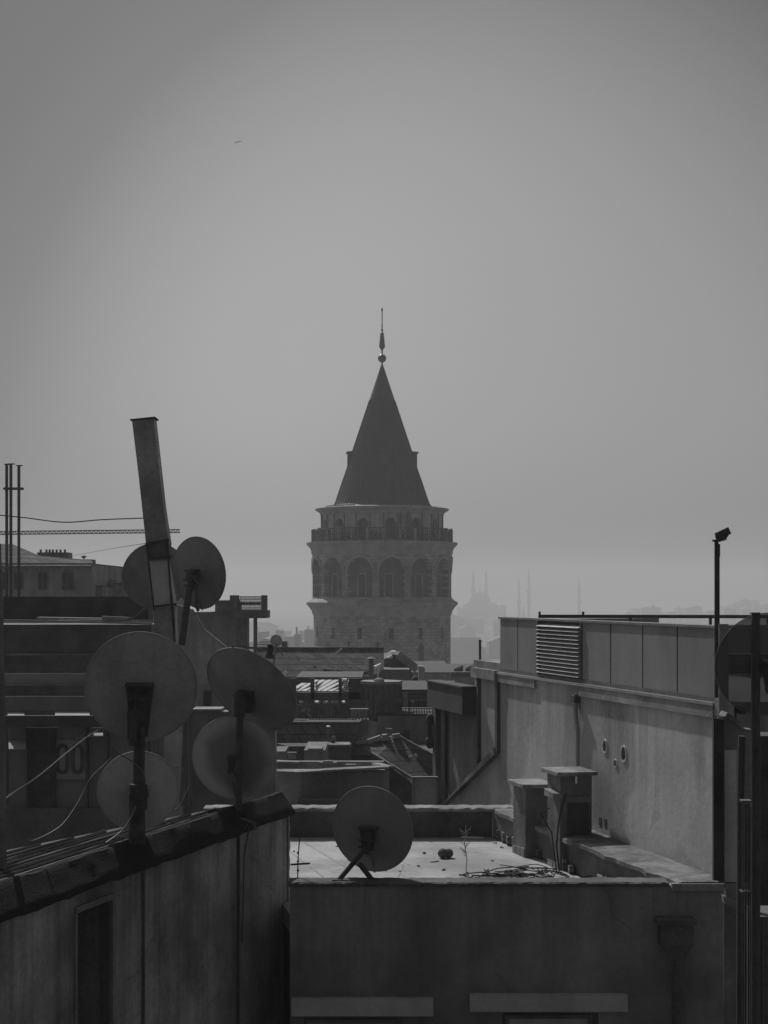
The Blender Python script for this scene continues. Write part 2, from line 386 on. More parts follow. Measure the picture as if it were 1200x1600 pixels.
# four dormers
for k, ad in enumerate((-86, 4, 94, 184)):
    a = R(ad); t = Vector((math.cos(a), math.sin(a), 0)); nn = Vector((math.sin(a), -math.cos(a), 0))
    r0, r1, hw = rr(30), rr(54), .75; q = MB()
    b0 = TC + Vector((0, 0, zz(735)))
    q.hexa([b0 + nn*r0 - t*hw, b0 + nn*r1 - t*hw, b0 + nn*r1 + t*hw, b0 + nn*r0 + t*hw] + [p + Vector((0, 0, zz(709) - zz(735))) for p in (b0 + nn*r0 - t*hw, b0 + nn*r1 - t*hw, b0 + nn*r1 + t*hw, b0 + nn*r0 + t*hw)])
    dm = q.build('dormer', M_lead, tw)
    q = MB(); b1 = TC + Vector((0, 0, zz(709) + .003)); hw = .95; r1 = rr(56)
    q.hexa([b1 + nn*r0 - t*hw, b1 + nn*r1 - t*hw, b1 + nn*r1 + t*hw, b1 + nn*r0 + t*hw, b1 + nn*r0*1.0 - t*hw + Vector((0,0,.35)), b1 + nn*r1 - t*hw + Vector((0,0,.16)), b1 + nn*r1 + t*hw + Vector((0,0,.16)), b1 + nn*r0 + t*hw + Vector((0,0,.35))])
    q.build('dormer_roof', M_lead, dm)
    q = MB(); b2 = b0 + nn*(rr(54) + .01); q.prism([b2 - t*.45 + Vector((0,0,.5)), b2 + t*.45 + Vector((0,0,.5)), b2 + t*.45 + Vector((0,0,1.6)), b2 - t*.45 + Vector((0,0,1.6))], nn*.02)
    q.build('dormer_window', M_black, dm)
# finial
q = MB(); q.lathe([(rr(1.4), zz(571)), (rr(1.2), zz(566))], TC, 16); q.ball(TC + Vector((0, 0, zz(560))), rr(6.6), 12)
q.lathe([(rr(1.0), zz(554)), (rr(1.3), zz(547)), (rr(4.6), zz(542.5)), (rr(4.6), zz(540)), (rr(3.4), zz(528)), (rr(2.6), zz(520)), (rr(1.0), zz(519)), (rr(1.0), zz(517.5)), (rr(2.0), zz(516)), (rr(1.0), zz(514)), (rr(.8), zz(511)), (rr(1.5), zz(509.5)), (rr(.8), zz(508)), (rr(.75), zz(487)), (rr(1.5), zz(485)), (rr(1.1), zz(482)), (0.01, zz(480.5))], TC, 16)
q.build('finial', mat('gilded_metal', .12, .2, 2, .35, 0, metal=.5), tw, smooth=True)

# ---------------------------------------------------------------- far mosque and minarets
MD = 2300.0
def mz(py): return Z(py, MD)
mC = Vector((X(750, MD), MD, 0)); ms = thing('mosque', 'pale domed mosque fading into haze just right of the tower', 'mosque', mC)
u = MD / F
q = MB(); q.box(X(712, MD), X(787, MD), MD - 25, MD + 30, 0, mz(962)); q.box(X(722, MD), X(778, MD), MD - 20, MD + 25, mz(963), mz(953)); q.box(X(781, MD), X(789, MD), MD - 24, MD - 14, 0, mz(945)); q.box(X(713, MD), X(719, MD), MD - 24, MD - 14, 0, mz(948)); q.build('prayer_hall', M_mosq, ms)
q = MB(); n = 12
def dome(q, cx, cy, r, py0, py1):
    h = (py0 - py1)*u
    q.lathe([(r*u*math.cos(math.pi/2*k/n) + .01, mz(py0) + h*math.sin(math.pi/2*k/n)) for k in range(n + 1)], (X(cx, MD), cy, 0), 32)
dome(q, 750, MD, 17, 942, 925); q.lathe([(17*u, mz(953)), (17*u, mz(942))], (X(750, MD), MD, 0), 32)
q.tube([(X(750, MD), MD, mz(925)), (X(750, MD), MD, mz(916))], .8, 6); q.build('main_dome', M_mosq, ms, smooth=True)
for cx, r, p0, p1 in ((733, 13, 955, 941), (768, 13, 955, 941), (722, 9, 962, 951), (779, 8, 962, 951), (750, 14, 958, 942)):
    q = MB(); dome(q, cx, MD - 14, r, p0, p1); q.build('half_dome', M_mosq, ms, smooth=True)
def minaret(px, ptop, pbase, hw, balc, parent=None, yoff=0):
    q = MB(); c = Vector((X(px, MD), MD + yoff, 0)); r = hw*u; z1 = mz(pbase)
    cone0 = ptop + 17
    prof = [(r*1.5, mz(1000)), (r*1.5, z1)]
    prof += [(r*1.25, z1 + .1)]
    rb = r*1.2
    for b in balc:
        prof += [(rb, mz(b + 3)), (rb*1.75, mz(b + .5)), (rb*1.75, mz(b - 1.5)), (rb*.86, mz(b - 1.6))]; rb *= .86
    prof += [(rb, mz(cone0)), (rb*1.15, mz(cone0)), (.05, mz(ptop))]
    q.lathe(prof, c, 16)
    return q.build('minaret', M_mosq, parent, smooth=True)
minaret(739.5, 887, 943, 1.9, (923,), ms); minaret(761, 887, 943, 1.9, (923,), ms, 20)
for px, top, bs, bal, lb in ((811, 903, 965, (941,), 'lower of the two close hazy minarets, just left of the taller two-balcony one'), (826.5, 886, 965, (923, 940), 'tallest hazy minaret with two balconies, standing over the louvred parapet'), (905, 903, 965, (941,), 'lone hazy minaret standing far to the right of the other minarets')):
    o = minaret(px, top, bs, 1.9, bal); tag(o, lb, 'minaret', 'hazy minarets beyond the tower')
q = MB(); c = Vector((X(818.5, MD), MD, 0)); q.lathe([(2.2*u, 0), (2.2*u, mz(962)), (1.2*u, mz(955)), (.05, mz(947))], c, 12); tag(q.build('turret', M_mosq, smooth=True), 'short pointed hazy turret between the two close minarets', 'turret')

# far hazy city blocks
rnd = random.Random(11); fb = []
spec = []
for px in range(395, 500, 7): spec.append((px + rnd.uniform(-3, 3), rnd.uniform(7, 13), rnd.uniform(985, 1006), rnd.uniform(500, 1100)))
spec += [(418, 30, 978, 1500), (400, 22, 972, 1700), (440, 26, 986, 1300), (470, 8, 987, 900), (482, 7, 986, 800)]
for px in range(698, 800, 8): spec.append((px, rnd.uniform(22, 44), rnd.uniform(964, 990), rnd.uniform(1500, 2200)))
for px in range(700, 790, 14): spec.append((px, rnd.uniform(26, 50), rnd.uniform(990, 1022), rnd.uniform(900, 1300)))
for px in range(985, 1215, 13): spec.append((px, rnd.uniform(9, 22), rnd.uniform(948, 958) - (6 if px > 1130 else 0), rnd.uniform(1900, 2400)))
spec += [(1008, 34, 953, 2200), (1182, 8, 938, 2250), (1165, 50, 946, 2300), (1060, 60, 957, 2300)]
spec += [(p, 30, 955 + (k % 3)*4, 2450) for k, p in enumerate(range(-60, 400, 34))]
for k, (px, wd, py, D) in enumerate(spec):
    D = D + k*1.7; x0 = X(px - wd/2, D); x1 = X(px + wd/2, D); dep = rnd.uniform(14, 26); z0 = gz(D) - 2; z1 = Z(py, D); q = MB()
    q.box(x0, x1, D, D + dep, z0, z1)
    kind = k % 3
    if kind == 0: q.prism([(x0 - .5, D - .5, z1 + .02), (x1 + .5, D - .5, z1 + .02), ((x0+x1)/2, D - .5, z1 + (x1 - x0)*.22)], (0, dep + 1, 0))
    elif kind == 1: q.box(x0 + (x1-x0)*.2, x0 + (x1-x0)*.45, D + 3, D + 8, z1 + .02, z1 + 2.6)
    o = q.build('far_building', M_far)
    side = 'left of the tower' if px < 500 else ('between the tower and the parapet' if px < 900 else 'on the skyline at far right')
    tag(o, 'hazy far building block ' + side, 'building', 'hazy buildings ' + side)
# city blocks in the valley that fill the middle distance
spec = [(150, 120, 1040, 120), (330, 90, 1030, 130), (455, 80, 1022, 110), (560, 90, 1030, 140), (660, 90, 1046, 120), (60, 90, 1010, 150), (845, 160, 1050, 130), (1010, 160, 1040, 150), (1160, 120, 1030, 140)]
for px, wd, py, D in spec:
    q = MB(); q.pb(px - wd/2, px + wd/2, py, py + 10, D, 14, z0=0)
    c = thing('city_building', 'flat topped building mostly hidden in the middle distance', 'building', (X(px, D), D, 0), 'buildings hidden behind the near roofs'); q.build('wall', M_plast, c)
    q = MB(); q.pb(px - wd/2 - .5, px + wd/2 + .5, py - 1, py - .05, D - .2, 14.4); q.build('flat_roof', M_sheet, c)

# ================================================================ right building (long rendered wall with parapet)
W0 = Vector((3.54, 16.4, 0)); WU = Vector((-.265, .964, 0)).normalized(); WN = Vector((-WU.y, WU.x, 0))
def ws(px):
    k = (px - 600)/F; return (W0.x - k*W0.y) / (k*WU.y - WU.x)
def wpt(s, z, off=0.0): return W0 + WU*s + WN*off + Vector((0, 0, z))
def wz(px, py): return Z(py, (W0 + WU*ws(px)).y)
def wbox(q, s0, s1, z0, z1, o0, o1):
    q.hexa([wpt(s0, z0, o0), wpt(s1, z0, o0), wpt(s1, z0, o1), wpt(s0, z0, o1), wpt(s0, z1, o0), wpt(s1, z1, o0), wpt(s1, z1, o1), wpt(s0, z1, o1)])
wzt = CZ - 1.18; wzp = CZ - .325
s_end = ws(688); s_p = ws(780)
rb = thing('rendered_building', 'pale rendered building at right with long stained wall under a panelled parapet', 'building', wpt(4, 0, -1))
def wallholes(q, holes, s0, s1, z0, z1, off, dep):
    """wall sheet with elliptical vent holes (s, z, rs, rz)"""
    hs = sorted(holes); cuts = [s0]
    bands = []
    for (s, z, a, b) in hs: bands.append((s - a*1.6, s + a*1.6, s, z, a, b))
    cur = s0
    for (b0, b1, s, z, a, b) in bands:
        wbox(q, cur, b0, z0, z1, off - dep, off)
        zt, zb = z + b*1.6, z - b*1.6
        wbox(q, b0, b1, z0, zb, off - dep, off); wbox(q, b0, b1, zt, z1, off - dep, off)
        n = 24; inner = []; outer = []
        for k in range(n):
            t = 2*math.pi*k/n; cx, cy = math.cos(t), math.sin(t); inner.append((s + a*cx, z + b*cy))
            f = 1/max(abs(cx), abs(cy)); outer.append((s + a*1.6*cx*f, z + b*1.6*cy*f))
        q.grid([[wpt(p[0], p[1], off) for p in outer], [wpt(p[0], p[1], off) for p in inner], [wpt(p[0], p[1], off - dep) for p in inner]], True)
        cur = b1
    wbox(q, cur, s1, z0, z1, off - dep, off)
holes = []
for px, py, hw_, hh in ((975, 1178, 3.6, 11), (962, 1192.5, 2.0, 5.5), (945.5, 1166, 3.0, 9)):
    s = ws(px); D = (W0 + WU*s).y; holes.append((s, Z(py, D), abs(ws(px - hw_) - ws(px + hw_))/2, hh/F*D))
q = MB(); wallholes(q, holes, 0, ws(742), CZ - 6.2, wzt - .002, 0, .22); wbox(q, ws(742), s_end, CZ - 6.2, CZ - 1.5, -.22, 0)
q.build('wall', M_rend, rb)
q = MB(); wbox(q, 0, s_end, 0, CZ - 6.203, -7, 0); wbox(q, .002, ws(742), CZ - 6.2, wzt - .1, -7, -.25); wbox(q, ws(742) + .002, s_end - .002, CZ - 6.2, CZ - 1.55, -7, -.25); q.build('building_core', M_plastd, rb)
for (s, z, a, b) in holes:      # pale sleeves round the vents
    q = MB(); rows = []
    for k in range(24):
        t = 2*math.pi*k/24; rows.append([wpt(s + a*f*math.cos(t), z + b*f*math.sin(t), o_) for f, o_ in ((1.0, -.05), (1.0, .012), (1.22, .012), (1.3, -.005))])
    rows.append(rows[0]); q.grid(rows); q.build('vent_sleeve', mat('vent_mortar', .55, .25, 6, .9, .3), rb)
for px, py in ((938, 1283), (946, 1285)):
    q = MB(); s = ws(px); D = (W0 + WU*s).y; wbox(q, s - .035, s + .035, Z(py + 6, D), Z(py - 6, D), -.03, .006); q.build('wall_slot', M_black, rb)
# flashing, lip and stained band under the parapet
q = MB(); wbox(q, -.02, s_p + .02, wzt, wzt + .035, -.35, .045); q.build('flashing', M_galvl, rb)
q = MB(); wbox(q, 0, ws(908), wzt - .13, wzt - .004, 0, .035); wbox(q, ws(838), s_p, wzt - .12, wzt - .004, 0, .035); wbox(q, s_p + .02, ws(742), wzt - .1, wzt + .05, -.4, .07); q.build('cornice', mat('cornice_cement', .30, .3, 3, .9, .5, grime=.3), rb)
# upper parapet of panels
seams = [1118, 1057, 1003, 953, 908, 840, 808, 780]
for a, b in zip(seams[:-1], seams[1:]):
    if a == 908: continue
    q = MB(); wbox(q, ws(a) + .016, ws(b) - .016, wzt + .085, wzp - .03, -.06, -.01); q.build('parapet_panel', M_panel, rb)
q = MB(); wbox(q, 0.0, s_p, wzt + .036, wzp - .031, -.13, -.065); wbox(q, 0.0, s_p, wzt + .036, wzt + .083, -.064, .0)
q.build('parapet_frame', M_dark, rb)
q = MB(); wbox(q, -.03, s_p + .03, wzp - .028, wzp, -.2, .008); q.build('parapet_cap', mat('cap_metal', .22, .25, 3, .5, .1, metal=.3), rb)
q = MB(); wbox(q, s_p - .02, s_p + .01, wzt + .04, wzp - .03, -2.6, -.14); q.build('parapet_return', M_panel, rb)
# louvre
lv = MB(); s0, s1 = ws(908), ws(840); wbox(lv, s0 + .01, s1 - .01, wzt + .086, wzp - .032, -.06, -.05); lvo = lv.build('louvre', M_black, rb)
for k in range(13):
    z = wzt + .11 + k*(wzp - wzt - .16)/13; q = MB()
    for sa, sb in ((s0 + .02, s0 + (s1-s0)*.36), (s0 + (s1-s0)*.365, s0 + (s1-s0)*.70), (s0 + (s1-s0)*.705, s1 - .02)):
        q.hexa([wpt(sa, z - .004, .035), wpt(sb, z - .004, .035), wpt(sb, z + .03, -.05), wpt(sa, z + .03, -.05), wpt(sa, z, .035), wpt(sb, z, .035), wpt(sb, z + .034, -.05), wpt(sa, z + .034, -.05)])
    q.build('louvre_blade', mat('louvre_paint', .45, .2, 5, .7, .1), lvo)
q = MB()
for s in (s0, s1):
    q = MB(); wbox(q, s - .018, s + .018, wzt + .084, wzp - .031, -.06, .012); q.build('louvre_frame', M_dark, lvo)
# flat roof and mid rail on it
q = MB(); wbox(q, .0, s_p, wzt - .1, wzt + .03, -6.9, -.36); q.build('roof', mat('roof_membrane', .22, .2, 1, .9, .2), rb)
q = MB(); D = 22.5; zr = Z(963, D)
q.bar((X(842, D), D, zr), (X(1215, D), D, zr - .005), .06, .05); q.bar((X(838, D), D + .6, zr - .05), (X(960, D), D + .2, zr - .08), .05, .03)
for px in (843, 911): q.box(X(px - 1.5, D), X(px + 1.5, D), D - .03, D + .03, zr, zr + .07)
for px in (843, 985, 1110, 1200): q.box(X(px - 2, D), X(px + 2, D), D - .02, D + .02, wzt, zr)
q.build('roof_rail', M_iron, rb)
# downpipe crease at x=905 and vertical trims at the recessed bay
q = MB(); s = ws(905); q.tube([wpt(s, wzt - .1, .05), wpt(s, wzt - .35, .05), wpt(s - .03, wzt - .6, .035), wpt(s - .03, CZ - 2.35, .035)], .028, 8); q.build('downpipe', M_rend, rb)
q = MB(); wbox(q, ws(907), ws(901), wzt - .22, wzt - .13, 0, .09); q.build('pipe_hopper', M_black, rb)
q = MB()
z1 = wz(780, 1175); z2 = wz(703, 1257)
wbox(q, ws(781.5), ws(778), z1, wzt - .12, 0, .05); q.build('trim', M_black, rb); q = MB(); wbox(q, ws(751.5), ws(749), wz(750, 1200), wzt - .1, 0, .05)
q.build('trim', M_black, rb)
q = MB(); wbox(q, s_end - .12, s_end + .05, CZ - 4.6, CZ - 1.52, -.1, .12); wbox(q, ws(700), ws(694), CZ - 4.2, CZ - 1.9, .03, .06); q.build('corner_post', M_dark, rb)
q = MB(); pts = [wpt(ws(781), z1 - .03, 0), wpt(ws(699), z2 - .03, 0), wpt(ws(703), z2 + .06, 0), wpt(ws(779), z1 + .06, 0)]; q.prism(pts, WN*.09); q.build('diagonal_ledge', M_pale, rb)
q = MB(); q.prism([wpt(ws(749), wz(750, 1200) + .06, 0), wpt(ws(704), z2 + .14, 0), wpt(ws(697), z2 + .3, 0), wpt(ws(697), CZ - 1.6, 0), wpt(ws(749), CZ - 1.6, 0)], WN*.012); q.build('sheet_panel', mat('old_panel', .16, .3, 1.2, .8, .2, streak=.4), rb)
q = MB(); wbox(q, ws(745), ws(689), CZ - 1.86, CZ - 1.45, .0, .24); wbox(q, ws(746), ws(688), CZ - 1.448, CZ - 1.42, .0, .26); tag(q.build('awning_box', mat('awning_cloth', .09, .3, 2, .9, .2), rb))
q = MB(); wbox(q, ws(779), ws(738), wzt + .055, wzt + .16, -.6, -.02); q.build('roof_block', M_pale, rb)
# bent vent pipe on the left edge of the bay
q = MB(); c = wpt(s_end + .06, 0, .1)
q.tube([c + Vector((0, 0, Z(1104, 28)))] + [c + Vector((-.07 if 0 < k < 5 else -.01, 0, Z(1104 + k*9, 28))) for k in range(1, 6)], .045, 8)
q.ball(c + Vector((-.06, 0, Z(1110, 28))), .07, 10, 1.5); q.ball(c + Vector((-.06, 0, Z(1142, 28))), .08, 10, 1.4); q.build('wall_pipe', M_black, rb, smooth=True)

# near end of the right building: grey return post, dark corner strip, gable ledge
q = MB(); wbox(q, -.14, -.03, wzt - .1, wzp + .02, -.08, .03); q.build('end_post', M_plast, rb)

# camera pole
cp = thing('camera_pole', 'slim dark pole with a tilted security camera on top, at the parapet end', 'camera pole', at(1119.5, 1100, 16.1))
q = MB(); q.tube([at(1119.5, 1090, 16.1), at(1119.5, 846, 16.1)], .022, 10); q.tube([at(1122.5, 975, 16.1), at(1122.5, 850, 16.1)], .014, 8); q.build('pole', M_iron, cp)
q = MB(); q.tube([at(1121, 872, 16.05), at(1123.5, 870, 16.05), at(1123.5, 850, 16.05)], .012, 6)
q.box(X(1114, 16.1), X(1126, 16.1), 16.06, 16.14, Z(846.5, 16.1), Z(843, 16.1)); q.build('bracket', M_iron, cp)
q = MB()
a = at(1120, 838, 16.1); b = at(1139, 829, 16.1); q.bar(a, b, .09, .075); q.tube([at(1128, 838, 16.1), at(1128, 845, 16.1)], .03, 8)
q.hexa([at(1117.5, 839, 16.04), at(1139, 828, 16.04), at(1139, 828, 16.17), at(1117.5, 839, 16.17), at(1117, 835.5, 16.04), at(1138, 824.5, 16.04), at(1138, 824.5, 16.17), at(1117, 835.5, 16.17)])
q.tube([at(1124, 844, 16.1), at(1120, 838, 16.1)], .022, 8); q.tube([at(1131, 838, 16.1), at(1134, 842, 16.1), at(1136, 836, 16.1)], .022, 6)
q.build('camera_housing', M_black, cp)

# ================================================================ terrace building (centre)
tz = CZ - 3.42; pz = CZ - 3.0; TF = 16.07; TB = 21.7
tb = thing('terrace_building', 'low building in front with pale sunlit flat roof terrace and dark street facade', 'building', (1.0, 18.5, 0))
def curbx(D): return W0.x + WU.x/WU.y*(D - W0.y) - .55
Lx = lambda D: -.98 - (D - TF)*.19
q = MB(); poly = [(Lx(TF), TF + .24), (curbx(TF + .25), TF + .25), (curbx(TB), TB), (Lx(TB), TB)]
q.prism([(x, y, tz - .2) for x, y in poly], (0, 0, .2)); q.build('terrace_floor', M_floor, tb)
# floor joints (laid felt strips)
q = MB()
def strip(q, a, b, wd, z):
    a = Vector(a); b = Vector(b); t = (b - a).normalized(); n_ = Vector((-t.y, t.x, 0))*wd/2
    q.hexa([a - n_ + Vector((0,0,z)), b - n_ + Vector((0,0,z)), b + n_ + Vector((0,0,z)), a + n_ + Vector((0,0,z)), a - n_ + Vector((0,0,z+.006)), b - n_ + Vector((0,0,z+.006)), b + n_ + Vector((0,0,z+.006)), a + n_ + Vector((0,0,z+.006))])
def fp(px, py): D = 3.42*F/(py - HY); return (X(px, D), D, 0)
for (a, b) in (((468, 1312), (545, 1358)), ((455, 1332), (520, 1382)), ((560, 1312), (640, 1352)), ((610, 1345), (640, 1380)), ((630, 1350), (618, 1380))):
    strip(q, fp(*a), fp(*b), .02, tz)
q.build('floor_joint', mat('joint_felt', .31, .3, 4, .9, .2), tb)
q = MB(); q.box(-.985, curbx(TF) + 1.05, TF, TF + .25, 0, pz - .04); q.build('front_wall', mat('street_facade', .27, .2, 1.0, .95, .4, streak=.2, grime=.15, drip=(37.0, 1.3, .35), crack=.2), tb)
def rough_coping(a, b, wd, h, jit, seed, n=40):
    """uneven mortar coping from a to b (top centre line)"""
    rn = random.Random(seed); a = Vector(a); b = Vector(b); t = (b - a).normalized(); nn = Vector((-t.y, t.x, 0)); rows = []
    for k in range(n + 1):
        p = a.lerp(b, k/n); j1, j2, j3 = (rn.uniform(-jit, jit) for _ in range(3)); bite = jit*2.2 if rn.random() < .12 else 0
        rows.append([p - nn*(wd/2 + j1 - bite) - Vector((0, 0, h)), p - nn*(wd/2 + j1 - bite) + Vector((0, 0, -h*.3 + j3*.3)), p - nn*(wd/2 - .02 + j2 - bite) + Vector((0, 0, j3*.5)), p + nn*(wd/2 - .02) + Vector((0, 0, j3*.4)), p + nn*(wd/2 + j2) - Vector((0, 0, h*.3)), p + nn*(wd/2 + j2) - Vector((0, 0, h))])
    q = MB(); q.grid(rows, True); q.face(rows[0]); q.face(rows[-1]); return q
q = rough_coping((-1.0, TF + .12, pz), (curbx(TF) - .1, TF + .12, pz), .3, .045, .009, 31, 90); q.build('front_coping', mat('coping_dark', .12, .3, 3, .9, .5, grime=.3), tb)
q = MB(); q.box(Lx(TB) - .5, curbx(TB), TB, TB + .22, 0, pz - .05); q.prism([(-.98, TF + .3, 0), (curbx(TB) + .9, TF + .3, 0), (curbx(TB) + .9, TB - .05, 0), (Lx(TB) + .02, TB - .05, 0)], (0, 0, tz - .25)); q.build('back_wall', M_black, tb)
q = rough_coping((Lx(TB) - .5, TB + .12, pz), (curbx(TB) + .3, TB + .12, pz), .35, .05, .014, 32, 60); q.build('back_coping', M_pale, tb)
q = MB(); a = (curbx(TF), TF + .27); b = (curbx(TB), TB - .06)
q.prism([(a[0], a[1], tz - .1), (a[0] + .54, a[1], tz - .1), (b[0] + .54, b[1], tz - .1), (b[0], b[1], tz - .1)], (0, 0, pz - .05 - tz + .1)); q.build('side_curb', M_dark, tb)
q = MB(); nseg = 26; rnd = random.Random(5); rows = []
for k in range(nseg + 1):
    t = k/nseg; D = TF - .03 + (TB - .08 - TF)*t; x = curbx(D); j = rnd.uniform(-.04, .035)
    zt = pz + rnd.uniform(-.008, .008)
    rows.append([(x - .03 + j, D, pz - .06), (x - .03 + j, D, zt - .01), (x + j*.5 + .02, D, zt + .003), (x + .3, D, zt + .004), (x + .545, D, zt + .004), (x + .545, D, pz - .06)])
q.grid(rows, True); q.face(rows[0]); q.face(rows[-1]); q.build('curb_coping', mat('broken_coping', .22, .35, 4, .95, .6, grime=.45), tb)
q = MB()
for k in range(22):
    D = TF + .8 + k*.215; x = curbx(D)
    if k in (6, 7, 8, 13): continue
    q = MB(); q.box(x - .05 + rnd.uniform(-.01, .01), x - .004, D, D + .19, tz + .001, tz + .12 + rnd.uniform(-.02, .03)); q.build('brick', M_brick, tb)
# lintels and windows of the facade
for px0, px1, py0, py1, w0, w1, wt in ((455, 677, 1561, 1588, 475, 630, 1591), (734, 981, 1555, 1581, 785, 935, 1583)):
    q = MB(); q.pb(px0, px1, py0, py1, TF - .09, .088); lt = q.build('window_lintel', mat('lintel_cement', .5, .2, 3, .9, .3), tb)
    q = MB(); D = TF - .004; q.pb(w0, w1, wt, wt + 180, D, .003); wn = q.build('window', M_black, tb)
    q = MB(); q.pb(w0 + 10, w1 - 16, wt + 9, wt + 175, D - .006, .004); q.build('pane', mat('pale_curtain', .4, .2, 2, .6, .1), wn)
    q = MB(); q.pb(w0 + 4, w0 + 10, wt + 3, wt + 180, D - .03, .028); q.pb(w1 - 16, w1 - 10, wt + 3, wt + 180, D - .03, .028); q.pb(w0 + 10.1, w1 - 16.1, wt + 3, wt + 9, D - .03, .028); q.build('frame', M_dark, wn)
q = MB(); q.pb(1033, 1084, 1443, 1478, TF - .22, .21); q.pb(1028, 1089, 1438, 1446, TF - .25, .22)
q.prism([at(1036, 1478, TF - .2), at(1082, 1478, TF - .2), at(1072, 1500, TF - .2), at(1048, 1500, TF - .2)], (0, .16, 0)); q.build('rain_hopper', M_dark, tb)
q = MB(); q.tube([at(1061, 1496, TF - .12), (X(1061, TF), TF - .12, .2)], .075, 12); q.build('downpipe', M_dark, tb)
q = MB(); q.pb(1050, 1140, 1381, 1392, TF - .06, .058); q.build('corner_cap', M_plast, tb)

# chimneys, square to the long wall
def fpt(P, r, b, z): return Vector((P[0], P[1], 0)) - WN*r + WU*b + Vector((0, 0, z))
def fbox(q, P, r0, r1, b0, b1, z0, z1, dz=(0, 0, 0, 0)):
    c = [fpt(P, r0, b0, 0), fpt(P, r1, b0, 0), fpt(P, r1, b1, 0), fpt(P, r0, b1, 0)]
    q.hexa([p + Vector((0, 0, z0)) for p in c] + [p + Vector((0, 0, z1 + d)) for p, d in zip(c, dz)])
def masonry_chimney(label, P, wd, dep, zt, extra):
    root = thing('masonry_chimney', label, 'chimney', fpt(P, wd/2, dep/2, tz), 'chimneys on the terrace')
    q = MB(); fbox(q, P, 0, wd, 0, dep, tz, zt); q.build('stack', mat('chimney_plaster', .20, .25, 2.2, .95, .5, streak=.3, grime=.3), root, bevel=.008)
    q = MB(); fbox(q, P, -.06, wd + .05, -.07, dep + .06, zt + .002, zt + .05, (.004, -.004, .006, .01)); q.build('cap_slab', M_pale, root, bevel=.008); extra(root, P, wd, dep, zt)
def exA(root, P, wd, dep, zt):
    for k in range(3):
        q = MB(); fbox(q, P, -.016, -.002, .02 + k*dep/3, dep/3*(k + 1) - .01, tz + .001, tz + .12 - .01*k); q.build('brick', M_pale, root)
    q = MB(); fbox(q, P, wd*.62, wd*.95, -.012, -.002, tz + .42, tz + .5); q.build('patch', M_plast, root)
masonry_chimney('shorter square chimney with flat slab cap, left of the pair on the terrace', (1.842, 20.0), .365, .459, Z(1230, 20.1), exA)
def exB(root, P, wd, dep, zt):
    q = MB(); fbox(q, P, .10, wd - .05, -.010, -.002, tz + .14, zt - .34); q.build('shade_panel', M_deep, root)  # dark panel painted in for the shade on the chimney front
    q = MB(); fbox(q, P, .07, wd - .02, -.03, -.002, zt - .335, zt - .26); q.build('lintel', M_plastd, root)
    q = MB(); fbox(q, P, -.11, .015, -.05, .26, zt - .27, zt - .185, (-.02, -.03, 0, .01)); q.build('ledge_slab', M_pale, root, bevel=.006)
    for k in range(2):
        q = MB(); fbox(q, P, -.016, -.002, .02 + k*.2, .19 + k*.2, tz + .001, tz + .09); q.build('brick', M_pale, root)
    q = MB(); fbox(q, P, .17, .195, -.085, -.078, zt - .09, zt - .0); q.build('paper_scrap', M_white, root)
masonry_chimney('taller square chimney with slab cap and broken ledge, right of the pair on the terrace', (2.187, 19.09), .429, .43, Z(1211, 19.2), exB)
q = MB(); x = X(884, 19.0); q.tube([(x, 18.98, Z(1240, 19)), (x - .06, 18.95, Z(1262, 19)), (x - .1, 18.95, Z(1290, 19)), (x - .12, 18.95, Z(1320, 19)), (x - .09, 18.93, tz + .02)], .012, 6)
q.tube([(x - .2, 18.98, Z(1262, 19)), (x - .33, 18.96, Z(1268, 19)), (X(862, 18.95), 18.95, Z(1300, 19)), (X(866, 18.9), 18.9, Z(1330, 19)), (X(870, 18.85), 18.85, tz + .02)], .009, 6)
tag(q.build('cable', M_wire_d), 'dark cables hanging down the taller terrace chimney', 'cable')
# heap of cables
q = MB(); rnd = random.Random(21)
for k in range(15):
    cx, cy = X(rnd.uniform(775, 862), 18.2), rnd.uniform(17.7, 18.9); a0 = rnd.uniform(0, 6.28); ra = rnd.uniform(.18, .5); rb_ = rnd.uniform(.12, .45); pts = []
    for j in range(22):
        t = a0 + j*rnd.uniform(.16, .24); pts.append((cx + ra*math.cos(t), cy + rb_*math.sin(t) , tz + .012 + .07*abs(math.sin(j*.5 + k))*(k % 4)/2))
    q.tube(pts, rnd.choice((.006, .008, .011)), 5)
for k in range(5):
    pts = [(X(745 + j*11, 18.0 - k*.13), 17.35 + k*.2 + .06*math.sin(j*.9 + k), tz + .012 + .012*(j % 2)) for j in range(12)]; q.tube(pts, .007, 5)
tag(q.build('cable_heap', M_wire_d, smooth=True), 'tangled heap of black cables on the pale terrace floor', 'cables')
# deflated ball
q = MB(); c = Vector(fp(692, 1341)); c.z = tz + .065; q.ball(c, .068, 10, .95); q.ball(c + Vector((.075, .02, -.004)), .062, 10, 1.0); q.ball(c + Vector((.035, .01, -.01)), .05, 8)
tag(q.build('old_ball', M_black, smooth=True), 'small black deflated ball lying on the pale terrace floor', 'ball')
